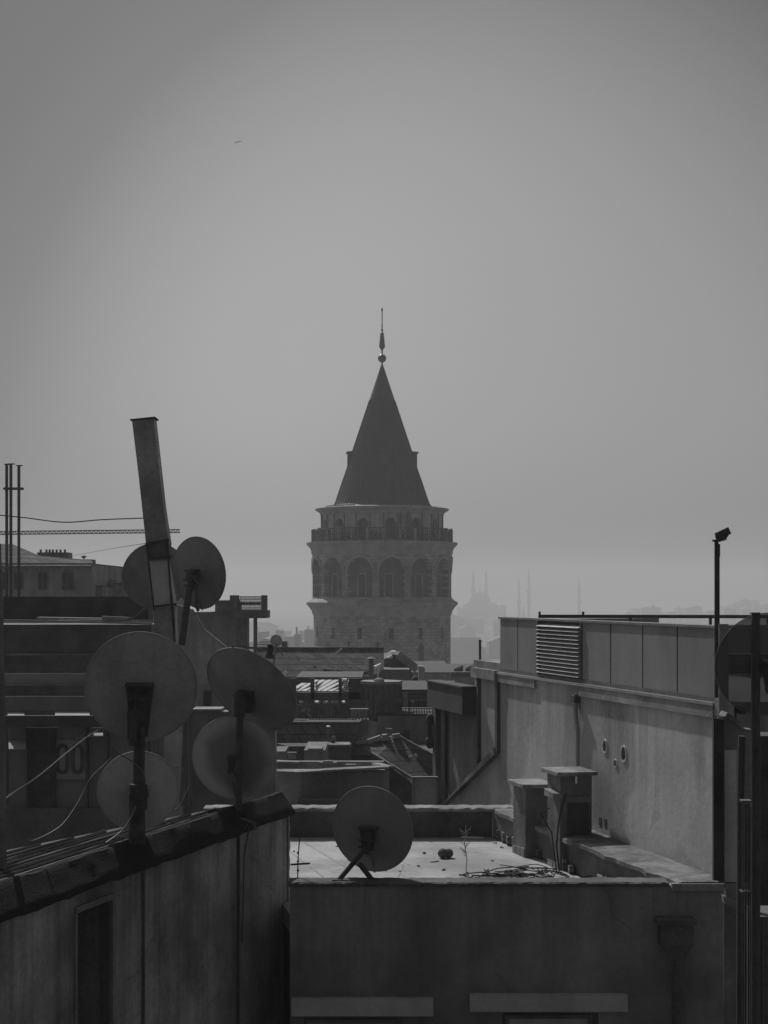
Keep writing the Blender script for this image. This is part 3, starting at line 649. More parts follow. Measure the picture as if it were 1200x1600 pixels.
# thin rusty stands on the terrace
q = MB(); p = Vector(fp(727, 1376)); p.z = 0; hz = tz
q.tube([p + Vector((0, 0, tz)), p + Vector((.02, 0, tz + .25)), p + Vector((-.01, 0, tz + .45)), p + Vector((.01, 0, tz + .55))], .006, 6)
rnd = random.Random(4)
for k in range(22):
    a = p + Vector((0, 0, tz + rnd.uniform(.28, .6))); b = a + Vector((rnd.uniform(-.09, .09), rnd.uniform(-.06, .06), rnd.uniform(.02, .09))); q.tube([a, b], .003, 4)
q.tube([p + Vector((-.05, 0, tz + .52)), p + Vector((.22, .02, tz + .51))], .008, 6)
tag(q.build('dry_weed', mat('dry_stem', .3, .3, 5, .9, .1)), 'dry branching weed stalk growing near the terrace front edge', 'weed')
q = MB(); p = at(465, 1378, TF + .3); q.tube([p, p + Vector((.005, 0, .25)), p + Vector((.022, 0, .47))], .007, 6); q.bar(p + Vector((-.09, .25, .14)), p + Vector((.12, .25, .155)), .02, .018)
for h in (.12, .22, .31): q.ball(p + Vector((.004, 0, h)), .014, 6)
tag(q.build('metal_rod', M_iron), 'thin rusty metal rod standing at the left front corner of the terrace', 'rod')
rnd = random.Random(8)
for k, (px, py) in enumerate(((671, 1315), (694, 1360), (663, 1334), (547, 1374), (653, 1354), (775, 1318), (783, 1325), (770, 1346), (459, 1331), (730, 1365))):
    q = MB(); c = Vector(fp(px, py)); c.z = tz + .012; q.ball(c, rnd.uniform(.012, .024), 5, .7); q.ball(c + Vector((rnd.uniform(-.03, .03), rnd.uniform(-.03, .03), -.002)), .012, 4, .7)
    tag(q.build('rubble_crumb', M_dark), 'dark crumb of rubble on the pale terrace floor', 'rubble', 'crumbs of rubble on the terrace floor')

# ================================================================ satellite dishes
DN = 64
def dish(label, px, py, D, r, n, roll=0, depth=.16, m=M_dish, bracket=True, arm=True, group='satellite dishes', bw=.24, bl=.34, reflm=None, asx=1.0, af=1):
    nv = Vector(n).normalized(); c = at(px, py, D); d = r*depth; loc = c - nv*d
    root = thing('satellite_dish', label, 'satellite dish', loc, group)
    qt = nv.to_track_quat('Y', 'Z') @ Matrix.Rotation(roll, 3, 'Y').to_quaternion(); root.rotation_mode = 'QUATERNION'; root.rotation_quaternion = qt
    q = MB(); K = 10; rows = []
    for k in range(K + 1):
        f = max(.002, k/K); rows.append([(asx*r*f*math.cos(2*math.pi*j/DN), d*f*f - .004, r*f*math.sin(2*math.pi*j/DN)) for j in range(DN)])
    for k in range(3):      # rolled rim
        f = (1.018, 1.02, 1.0)[k]; y = (d - .012, d + .004, d + .006)[k]
        rows.append([(asx*r*f*math.cos(2*math.pi*j/DN), y, r*f*math.sin(2*math.pi*j/DN)) for j in range(DN)])
    for k in range(K, -1, -1):
        f = max(.002, k/K); rows.append([(asx*r*f*math.cos(2*math.pi*j/DN), d*f*f + .0, r*f*math.sin(2*math.pi*j/DN)) for j in range(DN)])
    q.grid(rows, True); rf = q.build('reflector', m, root, smooth=True, local=True)
    if reflm:
        rf.data.materials.clear(); rf.data.materials.append(reflm)
    q = MB()
    q.grid([[((asx*r + .004*math.cos(t))*1.016*math.cos(2*math.pi*j/DN), d + .004*math.sin(t) - .004, (r + .004*math.cos(t))*1.016*math.sin(2*math.pi*j/DN)) for t in (0, 1.57, 3.14, 4.71)] for j in list(range(DN)) + [0]], True)
    q.build('rim', M_rim, root, local=True)
    if bracket:
        q = MB(); b = bw/2
        q.hexa([(-b*.55, -.10, -bl), (b*.55, -.10, -bl), (b*.55, -.06, -bl), (-b*.55, -.06, -bl), (-b, -.05, .04), (b, -.05, .04), (b, -.006, .04), (-b, -.006, .04)])
        q.box(-b, b, -.1, -.005, .035, .055)
        for sx_ in (-.6, .6):
            for sz_ in (.0, -.12): q.tube([(b*sx_, -.09, sz_), (b*sx_, -.04, sz_)], .012, 6)
        q.tube([(-b*.8, -.14, -.07), (b*.8, -.14, -.07)], .014, 6); q.tube([(-b*.7, -.15, -bl*.7), (b*.7, -.15, -bl*.7)], .014, 6)
        q.build('bracket', M_iron, root, local=True)
    if arm:
        q = MB(); q.tube(([(0, -.03, -r*.55)] if af > 0 else []) + [(0, d, -r*1.03*af), (0, r*1.05, -r*.32*af)], .014, 6); q.build('feed_arm', M_gutter, root, local=True)
        q = MB(); q.tube([(0, r*1.13, -r*.36*af), (0, r*1.0, -r*.22*af)], .032, 10); q.tube([(0, r*1.0, -r*.22*af), (0, r*.95, -r*.17*af)], .045, 12); q.build('feed_head', M_iron, root, local=True)
    return root
def px2m(p, D): return p/F*D
M_through = mat('painted_through_dish', .075, .14, 1.6, .55, .05, spec=.3)
# see-through darkness of the perforated lower right dish, painted into its colour
_m = _mats['painted_through_dish'].node_tree; _N = _m.nodes; _b = _N['Principled BSDF']
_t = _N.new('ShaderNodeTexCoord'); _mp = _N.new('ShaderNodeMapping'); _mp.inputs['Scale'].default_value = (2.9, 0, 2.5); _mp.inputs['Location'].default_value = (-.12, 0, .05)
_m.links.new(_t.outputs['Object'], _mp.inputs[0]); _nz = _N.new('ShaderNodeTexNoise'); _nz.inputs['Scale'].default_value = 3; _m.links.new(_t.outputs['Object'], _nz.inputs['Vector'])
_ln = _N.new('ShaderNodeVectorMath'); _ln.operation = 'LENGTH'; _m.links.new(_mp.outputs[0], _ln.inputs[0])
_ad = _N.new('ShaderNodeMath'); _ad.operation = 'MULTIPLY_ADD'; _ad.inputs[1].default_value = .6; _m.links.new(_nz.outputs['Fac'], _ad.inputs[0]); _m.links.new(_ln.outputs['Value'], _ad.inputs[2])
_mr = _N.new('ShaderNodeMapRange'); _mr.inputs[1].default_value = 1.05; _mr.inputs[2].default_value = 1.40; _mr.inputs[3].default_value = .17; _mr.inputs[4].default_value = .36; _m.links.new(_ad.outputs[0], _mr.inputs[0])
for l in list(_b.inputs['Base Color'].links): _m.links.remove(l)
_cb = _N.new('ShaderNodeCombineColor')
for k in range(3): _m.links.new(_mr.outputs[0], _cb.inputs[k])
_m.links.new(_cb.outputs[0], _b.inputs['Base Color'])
# see-through mesh dish
M_mesh = mat('mesh_dish', .12, .1, 3, .8, .0, alpha=.62)

G1 = 'satellite dishes on the left parapet'
dish('largest round satellite dish, seen from behind, upper one on the nearer pole', 220.5, 1073, 13.85, px2m(86, 13.85), (-.05, .98, .14), 0, m=M_dish, group=G1, bw=.25, bl=.42)
dish('smaller pale dish low on the nearer pole, under the largest dish', 216, 1235, 14.0, px2m(62, 14.0), (-.18, .97, .12), 0, m=M_dishl, group=G1, bw=.12, bl=.15)
dish('strongly tilted satellite dish facing up to the right, on the farther pole', 393.5, 1077, 16.1, px2m(80, 16.1), (.44, .66, .55), R(0), m=M_dishd, group=G1, bw=.22, bl=.16, af=-1)
dish('pale rimmed dish with see-through darkness painted into its face, low on the farther pole', 366, 1184, 16.15, px2m(66, 16.15), (.12, .97, .2), 0, reflm=M_through, group=G1, bw=.08, bl=.1)
G2 = 'satellite dishes behind the leaning duct'
dish('round dish half hidden behind the leaning metal duct', 243, 900, 20.4, px2m(51, 20.4), (-.25, .95, .1), 0, group=G2, bracket=False, m=M_dishd)
dish('oval looking dish on a slanted dark pole, right of the leaning duct', 311, 895, 20.0, px2m(56, 20.0), (.60, .78, .12), 0, group=G2, bw=.2, bl=.2, m=M_dishd)
dish('round satellite dish standing on the terrace front edge', 582, 1295, 16.45, px2m(67, 16.45), (.38, .91, .12), 0, group='dish on terrace', m=mat('dish_dark', .25, .16, 1.6, .7, .05, streak=.12), bw=.2, bl=.2)
dish('small dish on the far tiled roof ridge', 431.5, 1001, 62, px2m(9, 62), (.05, .98, .1), 0, group='dish on ridge', bracket=False)
dish('see-through dark mesh dish cut by the right edge of the frame', 1197, 1038, 12.1, px2m(80, 12.1), (-.05, .98, .15), 0, group='mesh dish', reflm=M_mesh, arm=False, bw=.12, bl=.2)

# poles for dishes
def pole(label, pts, r, group=None, m=M_iron, name='dish_pole', extra=None):
    q = MB(); q.tube(pts, r, 12)
    if extra: extra(q)
    return tag(q.build(name, m), label, 'pole', group)
D = 13.72; pole('thick dark pole carrying the largest dish on the left parapet', [at(218, 1318, D), at(217, 1200, D), at(219, 1085, D)], .052, 'dish poles',
     extra=lambda q: (q.tube([at(216, 1265, 13.7), at(216.5, 1225, 13.7)], .082, 10), q.tube([at(213, 1316, 13.7), at(215, 1250, 13.65)], .07, 10), q.bar(at(203, 1244, 13.66), at(232, 1240, 13.66), .05, .06), q.tube([at(206, 1165, 13.6), at(213, 1110, 13.62)], .035, 8), q.bar(at(204, 1110, 13.62), at(204, 1155, 13.62), .05, .04)))
D = 15.92; pole('dark pole carrying the tilted dish near the parapet corner', [at(373, 1268, D), at(373.5, 1170, D), at(376, 1078, D)], .036, 'dish poles',
     extra=lambda q: (q.tube([at(374, 1120, 15.9), at(375, 1080, 15.9)], .06, 10), q.bar(at(366, 1210, 15.88), at(382, 1208, 15.88), .04, .03)))
pole('slanted dark pole carrying the oval looking dish', [at(284, 1008, 19.8), at(290, 960, 19.8), at(297, 915, 19.8), at(300, 892, 19.8)], .045, 'dish poles', extra=lambda q: (q.bar(at(290, 905, 19.75), at(314, 900, 19.75), .06, .05), q.bar(at(294, 897, 19.75), at(312, 912, 19.75), .04, .04), q.tube([at(306, 912, 19.78), at(307, 948, 19.78), at(310, 955, 19.78)], .02, 8)))
# tripod of the terrace dish
st = thing('dish_stand', 'dark two legged stand holding the terrace dish on the front edge', 'stand', at(560, 1378, TF + .12))
for a, b in ((at(526, 1379, TF + .1), at(572, 1325, TF + .2)), (at(583, 1377, TF + .12), at(562, 1350, TF + .3))):
    q = MB(); q.bar(a, b, .035, .045); q.build('leg', M_iron, st)
q = MB(); q.tube([at(572, 1335, TF + .2), at(577, 1300, TF + .22)], .028, 10); q.box(X(519, TF+.1), X(534, TF+.1), TF + .04, TF + .16, pz, pz + .012); q.build('mast', M_iron, st)

# ================================================================ left building (wall with wrapped coping)
L0 = Vector((-2.9, 11.6, 0)); LU = Vector((.311, .950, 0)).normalized(); LN = Vector((LU.y, -LU.x, 0))
def lsx(px):
    k = (px - 600)/F; return (k*L0.y - L0.x)/(LU.x - k*LU.y)
def lpt(s, z, off=0.0): return L0 + LU*s + LN*off + Vector((0, 0, z))
def lbox(q, s0, s1, z0, z1, o0, o1):
    q.hexa([lpt(s0, z0, o0), lpt(s1, z0, o0), lpt(s1, z0, o1), lpt(s0, z0, o1), lpt(s0, z1, o0), lpt(s1, z1, o0), lpt(s1, z1, o1), lpt(s0, z1, o1)])
lz = CZ - 2.2; sE = 5.86
lb = thing('weathered_building', 'near left building with streaked dark side wall and black wrapped coping', 'building', lpt(0, 0, -1))
sa, sb = lsx(118), lsx(171); ztop = CZ - 2.62
q = MB(); lbox(q, -9, sa, 0, lz - .16, -.5, 0); lbox(q, sb, sE, 0, lz - .16, -.5, 0); lbox(q, sa, sb, ztop, lz - .16, -.5, 0)
# rough broken corner edge
rnd = random.Random(9)
rows = []
for k in range(60):
    z = lz - .2 - k*.07; j = rnd.uniform(-.012, .03); rows.append([lpt(sE - .02, z, .002), lpt(sE - .02, z, .018), lpt(sE + .02 + j, z, .016), lpt(sE + .02 + j, z, -.1)])
q.grid(rows)
q.build('side_wall', M_sidew, lb)
q = MB(); lbox(q, sa - .4, sb + .4, 0, lz - .2, -.9, -.505); q.prism([lpt(-9, 0, -.51), lpt(sE, 0, -.51), lpt(sE, 0, -7), lpt(-9, 0, -7)], (0, 0, CZ - 3.3)); q.build('building_core', M_black, lb)
q = MB(); lbox(q, sa - .03, sa, 0, ztop, -.1, .02); lbox(q, sb, sb + .05, 0, ztop - .0, -.1, .035); lbox(q, sa - .03, sb + .05, ztop, ztop + .05, -.1, .03); q.build('recess_frame', M_plastd, lb)
# rounded lumpy coping
rows = []; ns = 150
from mathutils import noise as mn
for k in range(ns + 1):
    s = -8.5 + (sE + .03 + 8.5)*k/ns; row = []
    low = .25 + .025*mn.noise(Vector((s*1.1, 3, 0))) + .02*mn.noise(Vector((s*6, 9, 0)))
    tp = .015*mn.noise(Vector((s*2.3, 0, 0))) + .012*mn.noise(Vector((s*9, 5, 0)))
    for j, (o_, dz_) in enumerate(((.072, -.205), (.062, -.185), (.035, -.15), (.0, -.105), (-.04, -.05), (-.075, -.006), (-.105, 0), (-.135, -.012), (-.15, -.13))):
        row.append(lpt(s, lz + dz_ + tp*(1 if j < 8 else 0), o_ + .012*mn.noise(Vector((s*4, j*.7, 2))) + .03*mn.noise(Vector((s*.8, 11, j*.1)))))
    row.append(lpt(s, lz - low, -.12)); row.insert(0, lpt(s, lz - low, .078 + .02*mn.noise(Vector((s*5, 1, 7))))); rows.append(row)
q = MB(); q.grid(rows, True); q.face(rows[0]); q.face(rows[-1]); q.build('coping', M_bitum, lb, smooth=True)
# felt strip roof behind the coping, with lapped ridges
q = MB(); q.prism([lpt(-9, lz - .12, -.12), lpt(sE - .6, lz - .12, -.12), lpt(4.6, lz - .12, -.3), lpt(1.4, lz - .12, -1.0), lpt(-1, lz - .12, -1.5), lpt(-9, lz - .12, -1.6)], (0, 0, .09)); q.build('roof_felt', M_sheet, lb)
q = MB()
for k in range(11):
    o0 = -.17 - k*.085; pts = []
    send = 4.9 - k*.42
    for j in range(40):
        s = -4 + (send + 4)*j/39; pts.append(lpt(s, lz - .022 + .008*mn.noise(Vector((s*3, k*3, 0))), o0 - (0.1*(1 - (s + 4)/9))*k*.25 + .012*mn.noise(Vector((s*1.5, k*7, 4)))))
    q.tube(pts, .012 + .004*(k % 3), 5)
for k in range(18):
    s = rnd.uniform(0, 4.2); o_ = -.2 - rnd.random()*.5*(1 - s/6); c = lpt(s, lz - .005, o_); q.ball(c, rnd.uniform(.006, .016), 4)
q.build('felt_ridge', mat('felt_edge', .07, .4, 8, .7, .4), lb)
# lines running down the wall under the poles
q = MB()
for px, w_ in ((221, .012), (370, .016)):
    s = lsx(px); q = MB(); q.tube([lpt(s, lz - .25, .02), lpt(s + .01, CZ - 3.4, .018), lpt(s - .01, CZ - 5.5, .018)], w_, 6); q.build('wall_cable', M_black, lb)
q = MB()
q.tube([lpt(lsx(377), lz - .2, .09), lpt(lsx(377), lz - .5, .03), lpt(lsx(376), CZ - 3.6, .02)], .008, 6)
q.build('wall_cable', M_black, lb)
q = MB(); c = lpt(lsx(373), lz - .13, .12)
q.tube([c + Vector((-.1, 0, .03)), c, c + Vector((.06, 0, -.02)), c + Vector((.05, 0, -.1))], .012, 6); q.tube([c + Vector((-.07, 0, -.1)), c, c + Vector((.08, 0, -.08))], .01, 6); q.build('wire_tie', M_gutter, lb)

# loose white cables
def cable(label, pts, r=.006, m=M_wire_w, grp=None, n=10):
    P = [Vector(p) for p in pts]; out_ = []
    for i in range(len(P) - 1):
        a = P[max(i-1, 0)]; b = P[i]; c = P[i+1]; d = P[min(i+2, len(P)-1)]
        for k in range(n):
            t = k/n; out_.append(.5*((2*b) + (c - a)*t + (2*a - 5*b + 4*c - d)*t*t + (3*b - a - 3*c + d)*t**3))
    out_.append(P[-1]); q = MB(); q.tube(out_, r, 5); return tag(q.build('cable', m, smooth=True), label, 'cable', grp)
cable('long white cable slanting down across the lettered window at far left', [at(-20, 1268, 12.5), at(0, 1255, 12.6), at(22, 1238, 12.8), at(60, 1213, 13), at(100, 1180, 13.3), at(133, 1154, 13.6), at(155, 1140, 13.8)])
cable('white cable drooping from the small lower dish to the felt roof', [at(178, 1178, 13.9), at(168, 1190, 13.9), at(140, 1218, 13.8), at(122, 1253, 13.6), at(95, 1290, 13.3), at(56, 1312, 13), at(42, 1312, 12.9)], .005, M_gutter)
cable('cable crossing in front of the small lower dish', [at(176, 1170, 13.6), at(186, 1178, 13.6), at(210, 1192, 13.6), at(224, 1208, 13.6), at(227, 1222, 13.62)], .006, M_gutter)
cable('cable trailing from the nearer pole onto the coping', [at(212, 1260, 13.5), at(203, 1280, 13.4), at(188, 1300, 13.3), at(165, 1317, 13.2)], .006, M_gutter)
cable('dark cable looping beside the farther pole', [at(296, 1228, 15.5), at(290, 1240, 15.4), at(278, 1262, 15.2), at(262, 1270, 15)], .006, M_wire_d)

# ================================================================ leaning metal duct
dd = 19.0; du = thing('leaning_duct', 'tall rectangular galvanised flue leaning left above the dishes', 'flue duct', at(258, 1000, dd))
def duct(name, pts, m, dep=.26, y=dd):
    q = MB(); q.prism([at(px, py, y) for px, py in pts], (0, dep, 0)); return q.build(name, m, du, bevel=.004)
duct('upper_duct', [(228, 850), (264, 850), (255, 790), (240, 654), (206, 656), (217, 748)], M_galv)
duct('collar', [(226, 850), (262, 846), (264, 872), (233, 874)], M_dark, .30, dd - .02)
duct('elbow', [(232, 875), (240, 872), (254, 872), (262, 880), (273, 946), (241, 946)], mat('clean_sheet', .5, .2, 2.5, .5, .1), .24, dd + .01)
duct('lower_duct', [(240, 949), (273, 949), (276, 1060), (243, 1060)], M_galv, .24, dd + .01)
q = MB(); q.prism([at(203, 656.5, dd - .03), at(242, 652.5, dd - .03), at(242, 650.8, dd - .03), at(203, 654.8, dd - .03)], (0, .34, 0)); q.build('cap_plate', M_iron, du)
q = MB()
q.bar(at(261, 846, dd - .03), at(277, 1060, dd - .03), .025, .02); q.bar(at(229, 850, dd - .03), at(241, 955, dd - .03), .02, .02); q.bar(at(270, 946, dd - .035), at(273, 990, dd - .035), .02, .02)
q.bar(at(228, 850, dd - .05), at(264, 844, dd - .05), .04, .035); q.bar(at(232, 874, dd - .05), at(268, 871, dd - .05), .03, .03); q.bar(at(239, 948, dd - .05), at(276, 944, dd - .05), .03, .03); q.build('clamp_frame', M_iron, du)
for a, b in (((213, 692), (247, 690)), ((215, 714), (250, 712)), ((219, 745), (248, 742)), ((224, 792), (256, 789))):
    q = MB(); q.bar(at(a[0], a[1], dd - .001), at(b[0], b[1], dd - .001), .006, .015); q.build('duct_seam', M_galv, du)

# ================================================================ left roof terrace building with lettered window
cb = thing('rooftop_pavilion', 'dark rooftop pavilion at left with glazed front, awnings and a number poster', 'building', at(110, 1300, 26) * 1.0)
cb.location.z = 0
def P(name, boxes, m, par=cb, bevel=0):
    q = MB()
    for bx in boxes: q.pb(*bx)
    return q.build(name, m, par, bevel=bevel)
P('rear_fascia', [(5, 232, 932, 968, 27.5, .5)], M_black)
P('body', [(-60, 236, 976, 990, 25.6, 1.5, 0)], M_dark)
P('awning', [(-60, 236, 976, 1021, 24.0, .15)], M_dark)
P('awning_edge', [(-60, 236, 1021, 1024, 23.95, .3)], M_plastd)
P('eave_board', [(-60, 160, 1052, 1070, 24.0, .03)], mat('eave_paint', .3, .2, 2, .8, .1))
P('roof_gutter', [(-60, 160, 1069, 1071.5, 23.9, .1)], M_pale)
P('beam', [(-60, 250, 1088, 1108, 24.0, .03)], mat('beam_paint', .22, .2, 2, .8, .1))
P('dark_beam', [(-60, 250, 1119.5, 1136, 23.8, .25)], M_black)
# white sheets added leaning back to catch sun, for the bright window patches
def lean(name, x0, x1, y0, y1, D, back, m, par):
    q = MB(); a = at(x0, y1, D); b = at(x1, y1, D); c = at(x1, y0, D); d = at(x0, y0, D); dz = Vector((0, back, 0))
    s = (D + back)/D
    c2 = Vector((c.x*s, c.y + back, CZ + (c.z - CZ)*s)); d2 = Vector((d.x*s, d.y + back, CZ + (d.z - CZ)*s))
    q.prism([a, b, c2, d2], (0, 0, -.01)); return q.build(name, m, par)
M_sunsheet = mat('sun_sheet_white', .36, .2, 4, .8, .2)
lean('upper_sun_sheet', 12, 38, 1112, 1120, 24.1, .6, M_sunsheet, cb); lean('upper_sun_sheet', 86, 140, 1109, 1120, 24.1, .7, M_sunsheet, cb)
for (x0, x1) in ((14, 41), (46, 84), (86, 135), (138, 167), (170, 232)):
    q = MB(); q.pb(x0, x1, 1137, 1262, 24.15, .02); wn = q.build('window', mat('grimy_glazing', .2, .2, 1.5, .6, .05) if x0 != 46 else M_black, cb)
    q = MB(); q.pb(x1, x1 + 2.5, 1136.5, 1285, 24.05, .08); q.build('mullion', M_black, wn)
lean('window_sun_sheet', 13.5, 40, 1138, 1170, 23.8, .9, M_sunsheet, cb); lean('window_sun_sheet', 118, 134, 1139, 1153, 23.9, .5, M_sunsheet, cb); lean('window_sun_sheet', 138, 161, 1137, 1150, 23.9, .5, M_sunsheet, cb)
q = MB(); q.pb(84, 134, 1156, 1218, 24.10, .02); ps = q.build('number_poster', mat('poster_paper', .27, .15, 3, .8, .05), cb)
def zero(q, px, py, hw, hh, th, D):
    rows = []; n_ = 40
    for k in range(n_ + 1):
        t = 2*math.pi*k/n_; ct, st_ = math.cos(t), math.sin(t)
        e = lambda v_, p_: math.copysign(abs(v_)**p_, v_)
        xo, zo = hw*e(ct, .8), hh*e(st_, .5); xi, zi = (hw - th)*e(ct, .8), (hh - th)*e(st_, .5)
        rows.append([at(px + xo, py - zo, D), at(px + xi, py - zi, D), at(px + xi, py - zi, D + .01), at(px + xo, py - zo, D + .01)])
    q.grid(rows, True)
q = MB(); zero(q, 97.5, 1186, 10.5, 24, 6, 24.085); zero(q, 121, 1186, 10.5, 24, 6, 24.085); q.build('digits', M_black, ps)
P('sill_wall', [(-60, 250, 1263, 1330, 24.0, .4, 0)], M_dark)
P('upper_fascia', [(-60, 250, 1108.5, 1119, 24.6, .1)], M_dark)
q = MB(); q.bar(at(5, 969, 23.9), at(238, 974.5, 23.9), .05, .03); q.bar(at(60, 965.5, 24.2), at(204, 968, 24.2), .25, .03); q.bar(at(90, 971, 23.9), at(200, 969, 24.1), .15, .03); q.bar(at(160, 965, 24.0), at(205, 967, 24.0), .1, .05)
q.build('loose_battens', mat('bare_batten', .30, .2, 6, .7, .2), cb)
q = MB(); q.tube([at(203, 969, 23.9), at(215, 960, 23.9), at(225, 951, 23.9)], .018, 6); q.tube([at(199, 970, 23.9), at(206, 960, 23.9), at(218, 954, 23.9)], .012, 6); q.build('cord', M_gutter, cb)
# near post at the frame's left edge
pole('dark post at the left edge of the frame', [at(4, 1420, 12.5), at(3, 1180, 12.5), at(-1, 975, 12.5), at(-5, 850, 12.5)], .035, None, M_plastd, 'edge_post')

# three thin flues, wire, crane boom
for px, top, lb_ in ((10.5, 726, 'leftmost of the three thin flue pipes above the roofs at far left'), (17, 725.5, 'middle one of the three thin flue pipes at far left'), (29.5, 728, 'rightmost of the three thin flue pipes, set slightly apart')):
    r_ = thing('flue_pipe', lb_, 'flue pipe', at(px, 932, 55), 'thin flue pipes at far left'); r_.location.z = Z(936, 55)
    q = MB(); q.tube([at(px, 936, 55), at(px, top, 55)], .055, 8); q.build('pipe', M_iron, r_)
    q = MB(); q.pb(px - 4.5, px + 4.5, top - 1.5, top - .3, 54.9, .2); q.build('rain_cap', M_iron, r_)
    q = MB(); q.pb(px - 5.5, px + 5.5, 761.5, 765, 54.88, .24); q.build('collar', M_iron, r_)
bm_ = thing('crane', 'thin horizontal lattice boom reaching in from the left above the roofs', 'crane', (X(-160, 110), 110, 0))
q = MB(); a = at(-160, 837, 110); b = at(281, 832, 110); t = b - a; n_ = 64; hh = Vector((0, 0, px2m(4.6, 110)))
q.bar(a, b, .07, .07); q.bar(a + hh, b + hh, .07, .07)
for k in range(n_):
    p0 = a + t*(k/n_); p1 = a + t*((k + .5)/n_) + hh; p2 = a + t*((k+1)/n_); q.bar(p0, p1, .05, .05); q.bar(p1, p2, .05, .05)
q.build('boom', M_iron, bm_)
q = MB(); c = (X(-160, 110)); 
for dx in (-.6, .6):
    for dy in (-.6, .6): q.box(c + dx - .06, c + dx + .06, 110 + dy - .06, 110 + dy + .06, 0, a.z + 3)
for k in range(36):
    z = k*1.25; q.bar((c - .6, 109.4, z), (c + .6, 109.4, z + 1.25), .05, .05); q.bar((c + .6, 110.6, z), (c - .6, 110.6, z + 1.25), .05, .05)
q.build('mast', M_iron, bm_)
cable('sagging overhead wire running from the left edge to the leaning duct', [at(-40, 800, 19.2), at(0, 805, 19.2), at(40, 809, 19.2), at(100, 816, 19.2), at(160, 812, 19.1), at(224, 809.5, 19.05)], .007, M_wire_d)
cable('thin faint wire rising to the duct collar', [at(100, 871, 40), at(170, 858, 30), at(228, 849, 19.05)], .004, M_wire_d)
# bird
q = MB(); D = 110; c = at(372, 222, D); q.ball(c, .05, 6, .7)
for sg, dz in ((1, .02), (-1, -.08)):
    q.hexa([c + Vector((0, -.05, 0)), c + Vector((sg*.16, -.06, .05 + dz)), c + Vector((sg*.16, .05, .05 + dz)), c + Vector((0, .05, 0)), c + Vector((0, -.05, .015)), c + Vector((sg*.16, -.06, .06 + dz)), c + Vector((sg*.16, .05, .06 + dz)), c + Vector((0, .05, .015))])
    q.hexa([c + Vector((sg*.16, -.06, .05 + dz)), c + Vector((sg*.30, 0, -.01 + dz)), c + Vector((sg*.30, .03, -.01 + dz)), c + Vector((sg*.16, .05, .05 + dz)), c + Vector((sg*.16, -.06, .06 + dz)), c + Vector((sg*.30, 0, dz)), c + Vector((sg*.30, .03, dz)), c + Vector((sg*.16, .05, .06 + dz))])
tag(q.build('gull', mat('bird_grey', .6, .1, 5, .9, 0)), 'tiny gull gliding high in the upper left sky', 'bird')

# ================================================================ middle distance roofs
def house(name, label, base, grp=None):
    return thing(name, label, 'building', Vector((base.x, base.y, 0)), grp)
def BX(par, name, boxes, m, bevel=0):
    q = MB()
    for bx in boxes: q.pb(*bx)
    o = q.build(name, m, par, bevel=bevel)
    if m in (M_plast, M_plastd):
        for px0, px1, py0, py1, D, dep, *_r in boxes:
            if dep >= 2.5:
                r_ = MB(); r_.box(X(px0, D) - .02, X(px1, D) + .02, D - .02, D + dep, Z(py0, D) + .002, Z(py0, D) + .05); r_.build('flat_roof', M_sheet, par)
    return o
def wnd(par, x0, x1, y0, y1, D, frame=M_dark, pane=M_black, cols=2):
    f = BX(par, 'window', [(x0, x1, y0, y1, D - .03, .025)], pane)
    th = max(.8, (x1-x0)*.08); bxs = [(x0 - th, x0, y0 - th, y1 + th, D - .08, .1), (x1, x1 + th, y0 - th, y1 + th, D - .08, .1), (x0, x1, y0 - th, y0, D - .08, .1), (x0, x1, y1, y1 + th, D - .08, .1)]
    for c in range(1, cols): xx = x0 + (x1-x0)*c/cols; bxs.append((xx - th/2, xx + th/2, y0, y1, D - .06, .03))
    BX(f, 'frame', bxs, frame); return f
# house behind the flues
h = house('apartment_house', 'grey hazy house with tiled roof and small windows behind the three flues', at(60, 930, 66))
BX(h, 'wall', [(-120, 143, 882, 930, 66, 12, 0)], M_plast)
q = MB(); q.prism([at(-130, 884, 65.6), at(146, 884, 65.6), at(141, 875, 67.5), at(60, 868, 67.5), at(18, 850, 69), at(-130, 846, 69)], (0, .25, .0)); q.build('roof', M_tile, h)
BX(h, 'roof_parapet', [(58, 106, 863, 874, 68, 1), (105, 143, 874, 880, 67.9, 1), (143, 147, 881, 884, 65.5, .5)], M_plastd)
for px in (63, 72, 77, 82, 88, 94, 101): BX(h, 'chimney_pot', [(px - 1.2, px + 1.2, 858.5, 863, 68.2, .15)], M_dark)
for x0, x1 in ((-5, 12), (20, 37), (58, 75), (95, 116)): wnd(h, x0 + 2, x1 - 2, 895, 921, 66, M_plastd, M_black)
BX(h, 'side_wing', [(143, 160, 917, 935, 67, 6, 0)], M_plastd)
q = MB(); q.ball(at(131, 870, 67.9), .12, 8, .5); q.tube([at(131, 874, 67.9), at(131, 870, 67.9)], .03, 5); q.build('roof_vent', M_iron, h)
h = house('small_house', 'small grey block with a stub chimney between the flues and the duct', at(190, 930, 70))
BX(h, 'wall', [(170, 262, 913, 940, 70, 8, 0)], M_plast); BX(h, 'chimney', [(169, 176, 906, 914, 69.8, .8)], M_plastd)
